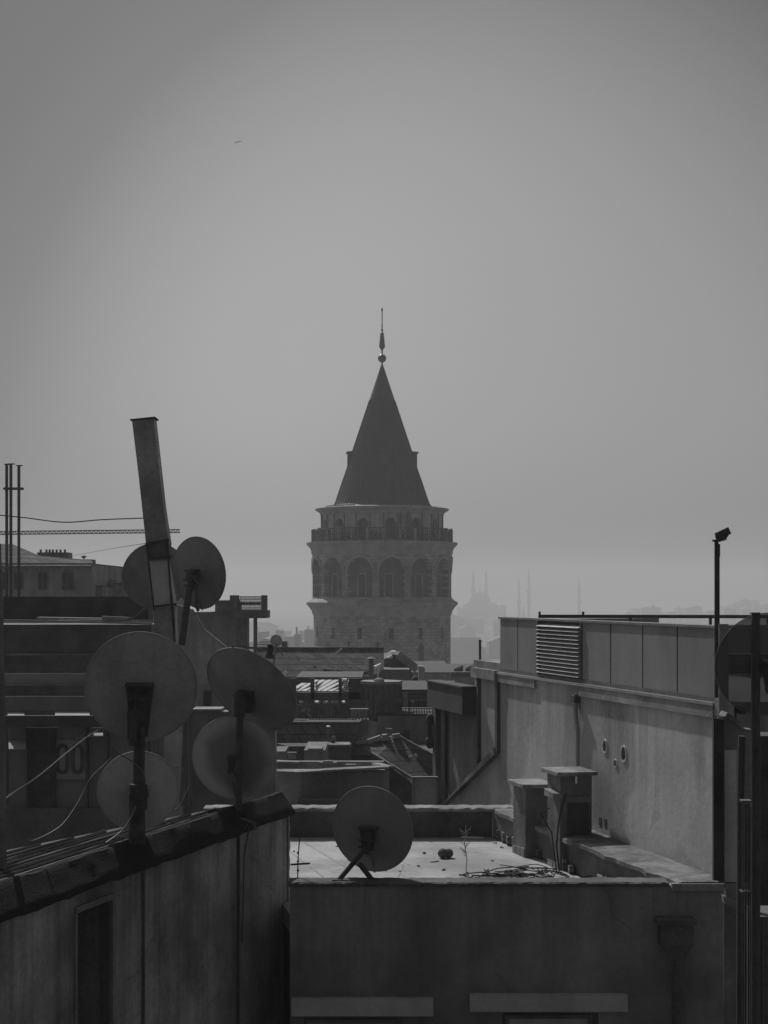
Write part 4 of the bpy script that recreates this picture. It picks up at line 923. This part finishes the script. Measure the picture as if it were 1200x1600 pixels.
# building with diagonal rail behind dishes, and the balcony house
h = house('plastered_house', 'blank plastered house wall standing behind the tilted dish', at(340, 1000, 38))
q = MB(); q.prism([at(240, 1200, 38), at(432, 1200, 38), at(432, 1085, 38), at(352, 1012, 38), at(318, 986, 38), at(300, 952, 38), at(262, 940, 38), at(240, 940, 38)], (0, .2, 0)); q.pb(240, 432, 1199, 1300, 38, 7, 0); q.build('wall', M_plast, h)
q = MB(); q.bar(at(320, 986, 37.9), at(352, 1012, 37.9), .1, .08); q.bar(at(300, 952, 37.9), at(320, 986, 37.9), .08, .05); q.build('roof_edge', M_plastd, h)
wnd(h, 318, 330, 1080, 1105, 38, M_plastd, M_black, 1)
BX(h, 'ledge', [(306, 342, 1106, 1112, 37.6, .4)], M_pale)
h = house('balcony_house', 'dark house with a roof balcony and pierced ornamental railing panel', at(380, 960, 44))
BX(h, 'wall', [(300, 384, 956.3, 1000, 44, 1.2, 0), (336, 371, 944.3, 956.2, 44, 1.2)], M_plastd)
BX(h, 'upper_wall', [(322, 336, 940, 944.2, 44, 3), (336, 360, 938, 944.2, 44, 3)], M_dark)
BX(h, 'balcony_slab', [(356, 416, 954, 966, 43.5, 1.5)], M_dark)
BX(h, 'balcony_pier', [(359, 371, 930, 954, 43.5, .5)], M_dark); BX(h, 'balcony_pier', [(408, 416, 930, 954, 43.5, .5)], M_dark)
BX(h, 'column', [(396, 401, 966, 1040, 43.6, .25)], M_dark); BX(h, 'column', [(380, 384.5, 966, 1030, 43.7, .3)], M_dark)
BX(h, 'door', [(361, 371, 978, 1010, 43.97, .025)], mat('door_grey', .2, .2, 2, .8, .1)); BX(h, 'light_strip', [(341, 352, 957, 958.5, 43.9, .1)], M_pale)
q = MB(); D = 43.7; x0, x1, y0, y1 = 371.5, 407.5, 932.5, 953
for k in range(19):
    xx = x0 + (x1-x0)*k/18; q.bar(at(xx, y0, D), at(xx, y1, D), .012, .012)
for k in range(9):
    xa = x0 + (x1-x0)*k/9; xb = x0 + (x1-x0)*(k+1)/9
    for ya, yb in ((934, 943), (943, 952)): q.bar(at(xa, ya, D), at(xb, yb, D), .014, .014); q.bar(at(xb, ya, D), at(xa, yb, D), .014, .014)
    q.ball(at((xa+xb)/2, 943, D), .035, 5)
for yy in (932.5, 943, 953): q.bar(at(x0, yy, D), at(x1, yy, D), .02, .03)
q.build('pierced_panel', M_dark, h)
# pavilion roof edge railing
rl = thing('roof_railing', 'pale thin railing along the far roof ridge beside the small dish', 'railing', at(425, 1014, 68))
q = MB(); D = 68
for px in range(402, 452, 3): q.bar(at(px, 1014, D), at(px, 1003, D), .02, .02)
for py in (1003, 1007, 1011): q.bar(at(401, py, D), at(450, py, D), .03, .03)
q.build('rails', M_gutter, rl)
q = MB(); q.pb(440, 448.5, 1002, 1014, D, .1); q.build('end_panel', M_dark, rl)
# tiled roof house
h = house('tiled_roof_house', 'wide dark tiled roof with debris in front of the tower', at(520, 1030, 62))
q = MB(); q.prism([at(385, 1058, 61.5), at(578, 1058, 61.5), at(600, 1046, 62), at(600, 1018, 63.2), at(596, 1013.5, 63.4), at(400, 1012.5, 63.4)], (0, .35, .0)); rf = q.build('roof', M_tile, h)
q = MB(); q.pb(385, 640, 1046, 1070, 63.9, 6, 0); q.build('wall', M_plastd, h)
q = MB(); q.bar(at(398, 1013.3, 63.4), at(600, 1014, 63.4), .22, .12); q.build('ridge_cap', M_tile, rf)
q = MB(); q.bar(at(385, 1059, 61.3), at(500, 1060, 61.3), .2, .16); q.bar(at(500, 1060, 61.3), at(582, 1050, 61.3), .2, .14); q.build('gutter', M_dark, rf)
for nm, pts, r_ in (('debris_pole', [(470, 1031.5), (494, 1035), (506, 1033.5)], .035), ('debris_pole', [(508, 1033), (521, 1024), (534, 1013)], .045), ('debris_strip', [(504, 1044), (518, 1046), (526, 1047)], .03), ('debris_strip', [(524, 1044), (533, 1042)], .025), ('debris_strip', [(560, 1048), (578, 1045)], .03)):
    q = MB(); q.tube([at(x_, y_, 62.0) for x_, y_ in pts], r_, 6); q.build(nm, mat('pale_debris', .55, .15, 4, .7, .1), rf)
q = MB()
for x_, y_, r_ in ((492, 1042, .07), (452, 1026, .05), (441, 1022, .05), (472, 1034, .05), (548, 1043, .06)): q.ball(at(x_, y_, 61.9), r_, 6, .6)
q.build('loose_stone', M_pale, rf)
q = MB(); q.tube([at(426, 1046, 61.2), at(431, 1010, 61.9)], .05, 6); q.tube([at(436, 1012, 61.9), at(441, 1024, 61.6)], .03, 6); q.build('mast', M_gutter, h)
# white litter next to the tilted dish
q = MB(); q.hexa([at(441, 1054, 30), at(446, 1049, 30), at(448, 1052, 30.2), at(443, 1056, 30.2), at(440, 1052, 30), at(446, 1046, 30), at(448, 1048, 30.4), at(442, 1053, 30.4)])
q.tube([at(443, 1060, 30.1), at(444, 1052, 30.1)], .03, 6); tag(q.build('floodlight', M_white), 'small white lamp head on a stub just right of the tilted dish', 'lamp')
# attic gable to the right with white bits
h = house('attic_house', 'low attic gable with white plastic scraps at the foot of the tower', at(620, 1050, 66))
q = MB(); q.prism([at(592, 1070, 66), at(650, 1066, 66), at(641, 1045, 66), at(626, 1025, 66), at(613, 1022, 66), at(600, 1030, 66)], (0, 5, 0)); q.pb(592, 650, 1066, 1090, 66.01, 5, 0); q.build('gable_wall', M_dark, h)
q = MB(); q.bar(at(622, 1022, 65.9), at(652, 1046, 65.9), .2, .35); q.build('verge', M_plast, h)
q = MB(); q.hexa([at(604, 1029, 65.6), at(613, 1028.5, 65.6), at(614, 1026, 66.4), at(608, 1027, 66.4), at(604, 1027.5, 65.6), at(612, 1024, 65.6), at(613, 1022.5, 66.4), at(607, 1025, 66.4)])
q.hexa([at(611, 1019.5, 65.8), at(618, 1019.5, 65.8), at(618, 1018.5, 66.3), at(612, 1018.5, 66.3), at(611, 1018, 65.8), at(618, 1017.5, 65.8), at(618, 1016.5, 66.3), at(612, 1016.8, 66.3)]); q.build('plastic_sheet', M_white, h)
q = MB(); q.tube([at(586, 1044, 60), at(592, 1040, 60.2), at(595, 1037, 60.4)], .1, 6, .03); q.tube([at(592, 1044, 60), at(590, 1058, 60), at(587, 1064, 60)], .03, 5); tag(q.build('bent_flashing', M_white), 'bright bent strip of flashing beside the capped vent pipe', 'flashing')
# capped vent pipe
v = thing('vent_pipe', 'capped vent pipe standing in front of the tiled roof', 'vent pipe', at(580, 1066, 50), 'vent pipes on the middle roofs')
q = MB(); q.tube([at(580, 1068, 50), at(580, 1030, 50)], .085, 10); q.build('pipe', M_plastd, v)
q = MB(); q.lathe([(.15, Z(1030, 50)), (.15, Z(1029, 50)), (.02, Z(1026, 50))], (X(580, 50), 50, 0), 12); q.build('cap', M_pale, v)
v = thing('vent_pipe', 'short thin vent pipe on the dark roof left of centre', 'vent pipe', at(513, 1164, 38), 'vent pipes on the middle roofs')
q = MB(); q.tube([at(513.5, 1164, 38), at(513, 1136, 38)], .03, 8); q.build('pipe', M_gutter, v)
q = MB(); q.lathe([(.06, Z(1136, 38)), (.055, Z(1134.5, 38)), (.01, Z(1133.5, 38))], (X(513, 38), 38, 0), 10); q.build('cap', M_white, v)
# pergola with slatted glass roof
h = thing('roof_pergola', 'dark rooftop pergola with slatted sunlit roof panels below the tiled roof', 'pergola', at(510, 1130, 48))
BX(h, 'back_wall', [(462, 566, 1058, 1160, 53, 4, 0)], M_black)
BX(h, 'beam', [(455, 566, 1100-18, 1093, 48, .3)], M_black)
BX(h, 'parapet', [(450, 566, 1123, 1127, 47.9, .3)], M_black)
for x0, x1 in ((452, 462), (485.5, 491), (529, 533), (545, 566)): BX(h, 'post', [(x0, x1, 1060, 1126, 48.0, .2)], M_black)
# slats: sloping strips of pale glass
def slatq(poly, D, back):
    q = MB(); s = (D + back)/D; ytop = min(p[1] for p in poly); ybot = max(p[1] for p in poly); pts = []
    for px, py in poly:
        f = (ybot - py)/max(1e-6, ybot - ytop); k = 1 + (s - 1)*f; a = at(px, py, D); pts.append(Vector((a.x*k, a.y*k, CZ + (a.z - CZ)*k)))
    return pts
def clip(poly, x0, x1, y0, y1):
    def cl(P_, ins, inter):
        o_ = []
        for i in range(len(P_)):
            a, b = P_[i-1], P_[i]
            if ins(b):
                if not ins(a): o_.append(inter(a, b))
                o_.append(b)
            elif ins(a): o_.append(inter(a, b))
        return o_
    def ix(c): return lambda a, b: (c, a[1] + (b[1]-a[1])*(c-a[0])/(b[0]-a[0]))
    def iy(c): return lambda a, b: (a[0] + (b[0]-a[0])*(c-a[1])/(b[1]-a[1]), c)
    for ins, it in ((lambda p: p[0] >= x0, ix(x0)), (lambda p: p[0] <= x1, ix(x1)), (lambda p: p[1] >= y0, iy(y0)), (lambda p: p[1] <= y1, iy(y1))):
        poly = cl(poly, ins, it)
        if len(poly) < 3: return None
    return poly
M_slat = mat('pale_slat', .45, .15, 3, .6, .05)
for k in range(14):
    xb = 448 + k*10.5; poly = [(xb, 1080), (xb + 8, 1080), (xb + 8 + 36, 1060), (xb + 36, 1060)]
    for x0, x1, yl in ((463, 485, lambda x_: 0), (491.5, 529, 0)):
        c = clip(poly, x0, x1, 1062, 1079.5)
        if c and x0 == 463: c = clip(c, 463, 485, 1067, 1079.5)
        if c:
            q = MB(); pts = slatq([(p[0], 1079.5 - (1079.5 - p[1])) for p in c], 48.3, 3.2)
            q.prism(pts, (0, 0, -.03)); q.build('roof_slat', M_slat, h)
rnd = random.Random(13)
for k in range(7):
    y = 1060.5 + k*3.2; x = 533 + rnd.uniform(0, 3)
    while x < 560 - k*1.6:
        wl = rnd.uniform(5, 9); q = MB(); pts = slatq([(x, y + .9), (x + wl, y + .9), (x + wl + 1, y - .7), (x + 1, y - .7)], 48.1, .35); q.prism(pts, (0, 0, -.02)); q.build('roof_lath', M_slat, h); x += wl + rnd.uniform(1.5, 3)
for x0, x1 in ((468, 474), (492, 501), (504, 514), (517, 528), (533.5, 539)):
    q = MB(); pts = slatq([(x0, 1098), (x1, 1098), (x1, 1094.5), (x0, 1094.5)], 48.1, .5); q.prism(pts, (0, 0, -.02)); q.build('lower_skylight', M_slat, h)
for x0, x1 in ((464.5, 487), (490.5, 513), (516, 539)):
    bl = BX(h, 'balustrade_panel', [(x0, x1, 1101, 1121.5, 48.2, .04)], M_pane)
    q = MB(); q.bar(at(x0 + 1, 1102, 48.17), at(x1 - 1, 1121, 48.17), .04, .03); q.bar(at(x1 - 1, 1102, 48.13), at(x0 + 1, 1121, 48.13), .04, .03); q.build('cross_brace', M_dark, bl)
q = MB(); q.prism(slatq([(466, 1101.5), (475, 1101.5), (487, 1117), (487, 1121), (484, 1121)], 47.9, .5), (0, 0, -.01)); q.build('folded_sheet', M_pale, h)
# ledge objects below pergola
q = MB()
for x0, x1, y0, y1 in ((484, 497, 1126, 1128.5), (503, 522, 1126, 1128)): q.pb(x0, x1, y0, y1, 46, .5)
tag(q.build('plank', M_gutter), 'pale planks lying on the ledge beneath the pergola', 'planks')
q = MB(); q.prism([at(524, 1143, 45.5), at(546, 1138, 45.5), at(545, 1126, 45.5), at(526, 1129, 45.5)], (0, .1, 0)); q.hexa([at(523, 1143, 45.3), at(529, 1141.5, 45.3), at(529, 1141.5, 45.8), at(523, 1143, 45.8), at(523, 1135, 45.3), at(529, 1134, 45.3), at(529, 1134, 45.8), at(523, 1135, 45.8)])
tag(q.build('boarding', mat('pale_board', .35, .3, 3, .8, .2)), 'pale patterned boarding leaning under the pergola corner', 'board')
# glass kiosk
k_ = thing('glass_kiosk', 'hexagonal glazed kiosk with pale flat roof right of the pergola', 'kiosk', at(596, 1122, 44)); k_.location.z = Z(1124, 44)
KC = Vector((X(596, 45), 45.0, 0)); kr = px2m(33, 44.5)
def kp(k, r, z): a = R(20 + 60*k); return KC + Vector((r*math.cos(a), r*math.sin(a), z))
zb, zt = Z(1124, 44.5), Z(1070, 44.5)
q = MB(); q.prism([kp(k, kr*.93, zb) for k in range(6)], (0, 0, zt - zb)); q.build('glazing', M_pane, k_)
for k in range(6):
    q = MB(); a, b = kp(k, kr*.97, 0), kp(k+1, kr*.97, 0)
    q.bar(a + Vector((0,0,zb)), a + Vector((0,0,zt)), .1, .1)
    for f in (.33, .66): p = a.lerp(b, f); q.bar(p + Vector((0,0,zb)), p + Vector((0,0,zt)), .07, .07)
    for zf in (.0, .5, .97): q.bar(a + Vector((0,0,zb + (zt-zb)*zf)), b + Vector((0,0,zb + (zt-zb)*zf)), .08, .08)
    q.build('frame', M_dark, k_)
q = MB(); q.prism([kp(k, kr*1.08, zt + .01) for k in range(6)], (0, 0, .08)); q.build('roof', mat('kiosk_roof', .26, .2, 2, .8, .1), k_)
q = MB(); q.ball(at(592, 1064, 44.8), .16, 8, .6); q.tube([at(586, 1066, 44.5), at(600, 1064, 44.5)], .06, 6); tag(q.build('roof_litter', M_pale), 'pale litter lying on the kiosk roof', 'litter')
BX_ = MB()
for k in range(5): BX_.pb(549 + k*5.2, 552.5 + k*5.2, 1110, 1124, 43.2, .1)
BX_.pb(547, 576, 1107.5, 1110, 43.2, .2); BX_.pb(547, 576, 1124, 1150, 43.2, .3)
tag(BX_.build('slatted_fence', M_plast), 'short slatted fence at the left foot of the glass kiosk', 'fence')
# person-like cowl on roof right
v = thing('chimney_cowl', 'dark leaning chimney cowl on the roof left of the awning box', 'cowl', at(650, 1080, 52))
q = MB(); q.prism([at(646, 1079, 52), at(653, 1079, 52), at(653.5, 1058, 52), at(648, 1056, 52), at(642, 1062, 52), at(643, 1069, 52)], (0, .3, 0)); q.build('body', M_black, v, bevel=.05)
v2 = MB(); v2.pb(654, 664, 1043, 1080, 54, .5); v2.pb(653, 662, 1041, 1046, 53.9, .6); tag(v2.build('chimney_stack', M_plast), 'narrow grey chimney stack beside the dark leaning cowl', 'chimney')
h = house('stepped_block', 'grey rooftop block with brick infill panel left of the rendered wall', at(650, 1120, 47))
BX(h, 'wall', [(610, 720, 1080, 1090, 47, 5, 0)], M_plast); BX(h, 'brick_panel', [(629, 666, 1082, 1107, 46.95, .04)], mat('dark_brick', .13, .3, 2, .95, .4, brick=(.3, .12, .015, .5)))
q = MB(); q.pb(627, 670, 1093, 1094.5, 46.9, .05); q.pb(629, 665, 1107.5, 1109.5, 46.7, .3); q.pb(630, 637, 1082, 1107, 46.9, .05); q.build('ledge', M_plast, h)
BX(h, 'lower_wall', [(590, 700, 1118, 1150, 44, 2.9, 0)], M_plastd); BX(h, 'hatch', [(631, 640, 1141, 1158, 43.97, .025)], M_black)
h = house('far_grey_block', 'grey hazy block between tower foot and parapet', at(700, 1060, 80))
BX(h, 'wall', [(600, 790, 1052, 1080, 80, 10, 0)], M_plast)
for px, py, r_ in ((716, 1044, 7), (735, 1043, 8), (770, 1043, 8), (721, 1039, 3)):
    q = MB(); q.ball(at(px, py + 3, 79), px2m(r_, 79), 10, .9); q.pb(px - r_*.9, px + r_*.9, py + 3, 1056, 78.9, .5); q.build('roof_dome', M_dark, h, smooth=True)
BX(h, 'parapet', [(704, 780, 1050, 1058, 78, .5)], M_dark)
q = MB(); q.tube([at(750, 1052, 60), at(750, 1001, 60)], .05, 8); q.tube([at(750, 1003, 60), at(750.5, 1000, 60)], .07, 6); tag(q.build('mast_pole', M_iron), 'thin lone vertical mast between the tower and the parapet', 'pole')
q = MB(); q.tube([at(590, 1014, 65), at(590, 1003, 65)], .035, 6); tag(q.build('roof_aerial', M_iron), 'tiny dark aerial stub in front of the tower base', 'aerial')
# sloping dark roof (centre right)
h = house('sloping_roof_house', 'broad dark sloping roof with pale broken ridge below the kiosk', at(650, 1200, 36))
q = MB(); q.prism([at(545, 1163, 40), at(560, 1159, 40), at(600, 1152, 40), at(625, 1150, 40), at(706, 1195, 38.7), at(706, 1262, 38.2), at(660, 1240, 38.3), at(590, 1180, 39.2)], (0, .3, 0)); rf = q.build('roof', mat('slate_roof', .09, .35, 2, .9, .4, brick=(.4, .25, .02, .5)), h)
q = MB(); q.bar(at(556, 1161, 39.9), at(575, 1159, 39.9), .2, .07); q.bar(at(575, 1159, 39.9), at(595, 1152, 39.9), .22, .12); q.bar(at(597, 1152.5, 39.9), at(608, 1151.5, 39.9), .25, .16); q.bar(at(613, 1151, 39.9), at(625, 1149.5, 39.9), .2, .12); q.build('ridge', M_plast, rf)
q = MB(); q.bar(at(568, 1169, 39.4), at(664, 1228, 38.1), .06, .06); q.build('valley_edge', M_plastd, rf)
BX(h, 'wall', [(480, 720, 1180, 1300, 40.5, 4, 0)], M_black)
q = MB(); q.ball(at(642, 1184, 38.2), .06, 5); q.ball(at(650, 1181, 38.2), .05, 5); q.build('pale_scrap', M_pale, rf)
# dark stepped roofs left of it
h = house('stepped_dark_house', 'cluster of stepped dark flat roofs in the middle behind the parapet', at(500, 1180, 37))
BX(h, 'wall', [(430, 548, 1166, 1230, 37.5, .79, 0)], M_black); BX(h, 'roof_edge', [(503, 546, 1163.5, 1165.8, 37.3, .7)], M_pale)
q = MB(); q.prism([at(400, 1168, 38.4), at(552, 1168, 38.4), at(562, 1128, 38.75), at(400, 1128, 38.75)], (0, 6, -.4)); q.build('upper_roof', mat('slate_roof', .09, .35, 2, .9, .4, brick=(.4, .25, .02, .5)), h)
BX(h, 'lower_block', [(475, 508, 1172, 1200, 35, 2, 0)], M_plastd); BX(h, 'block_cap', [(481, 503, 1169.5, 1171.8, 34.9, .6)], M_pale)
BX(h, 'side_block', [(426, 446, 1174, 1200, 35.2, 1.2, 0)], M_plastd)
q = MB(); q.ball(at(521, 1154, 37.8), .07, 6); q.ball(at(520, 1160, 37.8), .06, 6); q.build('roof_knob', M_gutter, h)
# grey parapet wall with pale coping
h = house('walled_terrace', 'grey walled terrace with thin pale coping behind the front terrace', at(510, 1230, 29))
BX(h, 'front_wall', [(380, 608, 1204, 1300, 28, .25, 0)], M_plast)
BX(h, 'dark_wall_section', [(471, 607, 1206, 1300, 27.97, .025, 0)], M_plastd)
q = MB(); q.bar(at(418, 1204.5, 28), at(470, 1206, 28), .35, .04); q.bar(at(470, 1206, 28), at(505, 1203.5, 28), .3, .03); q.bar(at(505, 1203.5, 28), at(608, 1198.5, 28), .3, .04); q.bar(at(608, 1198.5, 28.1), at(586, 1193, 31), .16, .04); q.build('coping', mat('worn_coping', .26, .3, 3, .9, .3, grime=.4), h)
BX(h, 'rear_wall', [(415, 600, 1190, 1212, 31.2, .2, 0)], M_plastd)
q = MB(); q.bar(at(430, 1190, 31.2), at(468, 1191, 31.2), .25, .04); q.bar(at(499, 1191.5, 31.2), at(526, 1192, 31.2), .25, .04); q.bar(at(505, 1190.5, 31.1), at(520, 1190, 31.1), .12, .05); q.build('rear_coping', M_pale, h)
BX(h, 'floor', [(415, 604, 1262, 1263, 28.3, 2.8, Z(1270, 28.3))], M_dark)
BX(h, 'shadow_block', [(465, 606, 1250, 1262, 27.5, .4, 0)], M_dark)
q = MB(); q.pb(646, 682, 1216, 1257, 25.5, .05); pn = tag(q.build('frosted_screen', mat('frosted_panel', .42, .35, 1.8, .6, .05)), 'framed grey panel standing beside the corner post behind the terrace', 'screen')
q = MB()
for bx in ((644, 646, 1214, 1259), (682, 684, 1214, 1259), (646, 682, 1213.8, 1216), (646, 682, 1257, 1259)): q.pb(*bx, 25.47, .09)
q.build('frame', M_plast, pn, local=False)
h = house('backyard_wall', 'lighter plaster wall seen between the two dish poles', at(360, 1200, 27))
BX(h, 'wall', [(298, 430, 1112, 1300, 27, .4, 0)], M_plast); BX(h, 'post', [(286, 297, 1112, 1300, 26.8, .4, 0)], M_plastd); BX(h, 'coping', [(300, 345, 1108, 1112, 26.9, .6)], M_plast)
q = MB(); q.tube([at(283, 1258, 17), at(287, 1200, 17), at(291, 1108, 17), at(292, 1095, 17)], .035, 8); q.tube([at(297, 1100, 17.1), at(297, 1258, 17.1)], .02, 8); tag(q.build('drain_pipe', M_dark), 'dark upright drain pipes behind the two lower dishes', 'pipe')

# ================================================================ right edge
h = house('right_neighbour', 'dark neighbouring building behind the mesh dish at the right edge', at(1180, 1100, 21))
BX(h, 'upper_wall', [(1126, 1330, 976, 984, 22, .3), (1126, 1330, 984, 1021, 22.2, .3)], mat('neigh_wall', .4, .2, 1, .9, .2))
BX(h, 'dark_wall', [(1124, 1330, 1022, 1160, 22.6, 3, 0)], M_black)
for x0, x1 in ((1127, 1138), (1153, 1166), (1190, 1215)): wnd(h, x0, x1, 1030, 1041, 22.55, M_black, mat('lit_glass', .3, .2, 2, .5, .05), 1)
BX(h, 'ledge', [(1127, 1134, 1047, 1050, 22.5, .1), (1152, 1165, 1047, 1050, 22.5, .1), (1187, 1230, 1047, 1050, 22.5, .1)], M_plast)
BX(h, 'lower_wall', [(1127, 1260, 1093, 1104, 20, .3, 0)], M_dark)
q = MB(); q.prism([at(1128, 1102, 19.7), at(1148, 1103, 19.7), at(1158, 1096, 19.7), at(1152, 1092, 19.7), at(1127, 1090, 19.7)], (0, .3, 0)); q.prism([at(1190, 1092, 19.7), at(1230, 1092, 19.7), at(1230, 1084, 20.2), at(1200, 1086, 20.2)], (0, .1, .03)); q.build('stone_ledge', M_plast, h)
g = house('gabled_annex', 'small annex with a bright sloping coping just left of the big pole', at(1145, 1180, 15.4))
q = MB(); D = 15.2; q.prism([at(1122, 1380, D), at(1153, 1380, D), at(1153, 1150, D), at(1163, 1150, D), at(1163, 1142, D), at(1132, 1119, D), at(1122, 1120, D)], (0, .03, 0)); q.box(X(1131, D), X(1153, D), D, D + .008, 0, Z(1381, D)); q.build('gable_wall', M_plastd, g)
q = MB(); q.prism([at(1115, 1376, D - .08), at(1131, 1376, D - .08), at(1131, 1124, D - .08), at(1115, 1122, D - .08)], (0, .06, 0)); q.build('dark_corner_strip', M_deep, g)
q = MB(); q.pb(1132, 1151, 1172, 1378, D - .03, .028); q.build('wall_panel', mat('annex_render', .55, .2, 1.2, .9, .2, streak=.3), g)
q = MB(); q.bar(at(1130, 1115, D + .1), at(1158, 1133, D + .1), .28, .05); q.bar(at(1158, 1140, D + .1), at(1172, 1141, D + .1), .2, .03); q.build('sloping_coping', M_pale, g)
q = MB(); q.prism([at(1130, 1400, D - .12), at(1152, 1408, D - .12), at(1152, 1420, D - .12), at(1132, 1412, D - .12)], (0, .1, 0)); q.pb(1134, 1152, 1382, 1404, D - .06, .05); q.build('string_course', M_plast, g)
# posts, ducts, big pole
q = MB(); q.tube([at(1159, 1150, 13.6), at(1157, 1250, 13.6), (X(1156, 13.6), 13.6, 34), (X(1156, 13.6), 13.6, 8)], .032, 10); tag(q.build('black_downpipe', M_black), 'black downpipe left of the ribbed cable duct at the right edge', 'downpipe')
v = thing('cable_duct', 'bundle of grey conduits climbing beside the big pole at right', 'conduit', at(1170, 1600, 13))
for k, px in enumerate((1161, 1165.5, 1169.5, 1173.5)):
    q = MB(); q.tube([at(px, 1252 + (k % 2)*3 + k*2, 13), (X(px, 13), 13, 8)], .012 if k in (0, 3) else .008, 8); q.build('conduit', M_gutter if k in (0, 3) else M_iron, v)
for py_ in (1251, 1393):
    q = MB(); q.pb(1159.5, 1175.5, py_, py_ + 3, 12.95, .1); q.build('clamp', M_gutter, v)
q = MB(); q.pb(1175, 1187, 957, 960, 11.95, .07); q.tube([(X(1181, 12), 12, 8), at(1181, 957, 12)], .034, 14)
tag(q.build('big_pole', M_black), 'thick black vertical pole in front of the mesh dish', 'pole')
q = MB(); q.bar((X(1174.4, 11.97), 11.97, 8), at(1174.4, 1020, 11.97), .006, .008); tag(q.build('thin_cable', M_gutter), 'thin light cable strapped down the left of the big pole', 'cable')
h = house('edge_building', 'dark wall and light edged cabinet at the lower right corner', at(1220, 1500, 13))
q = MB(); q.prism([(X(1184, 13.4), 13.4, 0), (X(1400, 13.4), 13.4, 0), (X(1400, 13.4), 13.8, 0), (X(1185, 13.8), 13.8, 0)], (0, 0, Z(1150, 13.4))); q.build('wall', M_black, h)
q = MB(); q.pb(1188, 1300, 1434, 1500, 12.7, .5, 0); cbn = q.build('cabinet', M_dark, h)
q = MB(); q.hexa([at(1177, 1426, 12.95), at(1187.5, 1434.5, 12.68), at(1300, 1434.5, 12.68), at(1300, 1426, 13.25), at(1177, 1424.5, 12.95), at(1187.5, 1432.5, 12.68), at(1300, 1432.5, 12.68), at(1300, 1424.5, 13.25)]); q.build('cabinet_top', M_gutter, cbn)
q = MB(); q.pb(1186, 1188, 1437, 1440, 12.66, .03, 20); q.pb(1193, 1194, 1437, 1440, 12.66, .03, 20); q.build('cabinet_edge', M_gutter, cbn)

# ---------------------------------------------------------------- roof clutter
def aerial(px, py, h, D, label, n=5):
    v = thing('roof_aerial', label, 'aerial', at(px, py, D), 'rake aerials on the middle roofs')
    q = MB(); q.tube([at(px, py, D), at(px, py - h, D)], .018, 6); q.build('mast', M_iron, v)
    q = MB(); L_ = px2m(h*.55, D); c = at(px, py - h*.88, D); q.tube([c - Vector((L_/2, 0, 0)), c + Vector((L_/2, .3, 0))], .01, 5)
    for k in range(n):
        p = c + Vector((L_*(k/(n-1) - .5), .3*(k/(n-1)), 0)); q.tube([p - Vector((0, .18, px2m(2.2, D)*(1 - k*.1))), p + Vector((0, .18, px2m(2.2, D)*(1 - k*.1)))], .008, 4)
    q.build('antenna_rake', M_iron, v)
aerial(478, 1128, 20, 44, 'rake aerial standing at the left corner of the dark roof below the pergola')
aerial(640, 1118, 24, 45, 'rake aerial standing on the grey block right of the kiosk')
aerial(545, 1016, 14, 62, 'small rake aerial on the ridge of the tiled roof')
def railing(px0, px1, py0, py1, D, step, label):
    v = thing('roof_railing', label, 'railing', at((px0+px1)/2, py1, D), 'thin railings on the middle roofs')
    q = MB()
    for py in (py0, (py0+py1)/2): q.bar(at(px0, py, D), at(px1, py, D), .025, .025)
    n = int((px1 - px0)/step)
    for k in range(n + 1): xx = px0 + (px1-px0)*k/n; q.bar(at(xx, py0, D), at(xx, py1, D), .022, .022)
    q.build('rails', M_iron, v)
railing(484, 556, 1120, 1128.5, 42.5, 5, 'low dark railing on the edge of the roof under the pergola')
railing(630, 684, 1107, 1118, 43.9, 4, 'dark railing on the flat roof right of the kiosk')
for k, (px, py, D, w_, h_, lb_) in enumerate(((448, 1128, 41, 10, 8, 'small dark vent box left of the rake aerial'), (608, 1150, 39.5, 8, 10, 'stub chimney at the top of the broken ridge'), (668, 1080, 52, 9, 9, 'small water box behind the brick panel'), (456, 1186, 33, 12, 9, 'low air unit behind the pale coping at left'), (548, 1204, 29.5, 14, 8, 'low metal box inside the walled terrace'))):
    v = thing('roof_box', lb_, 'roof box', at(px, py, D), 'small boxes on the middle roofs')
    q = MB(); q.pb(px - w_/2, px + w_/2, py - h_, py, D, px2m(w_, D)*.8); q.build('casing', M_plastd, v, bevel=.01)
    q = MB(); q.pb(px - w_*.6, px + w_*.6, py - h_ - 1.2, py - h_ - .05, D - .04, px2m(w_, D)*.9); q.build('lid', M_dark, v)
cable('thin dark wire sagging over the middle roofs from the rake aerial to the kiosk', [at(478, 1110, 44), at(520, 1119, 43.5), at(560, 1116, 43.8), at(596, 1070, 44.5)], .008, M_wire_d)
# puddle stains and litter on the terrace, bolts on copings
rnd = random.Random(44)
for k in range(14):
    q = MB(); x_ = rnd.uniform(-.8, 1.3); y_ = rnd.uniform(17, 21.3); c = Vector((x_, y_, tz + .004)); a = rnd.uniform(0, 3.1); u_ = Vector((math.cos(a), math.sin(a), 0))*rnd.uniform(.02, .07); v_ = Vector((-math.sin(a), math.cos(a), 0))*rnd.uniform(.008, .02)
    q.hexa([c - u_ - v_, c + u_ - v_, c + u_ + v_, c - u_ + v_] + [p + Vector((0, 0, rnd.uniform(.003, .012))) for p in (c - u_ - v_, c + u_ - v_, c + u_ + v_, c - u_ + v_)])
    tag(q.build('litter_scrap', M_plastd if k % 2 else M_dark), 'small flat scrap of litter on the pale terrace floor', 'litter', 'scraps on the terrace floor')
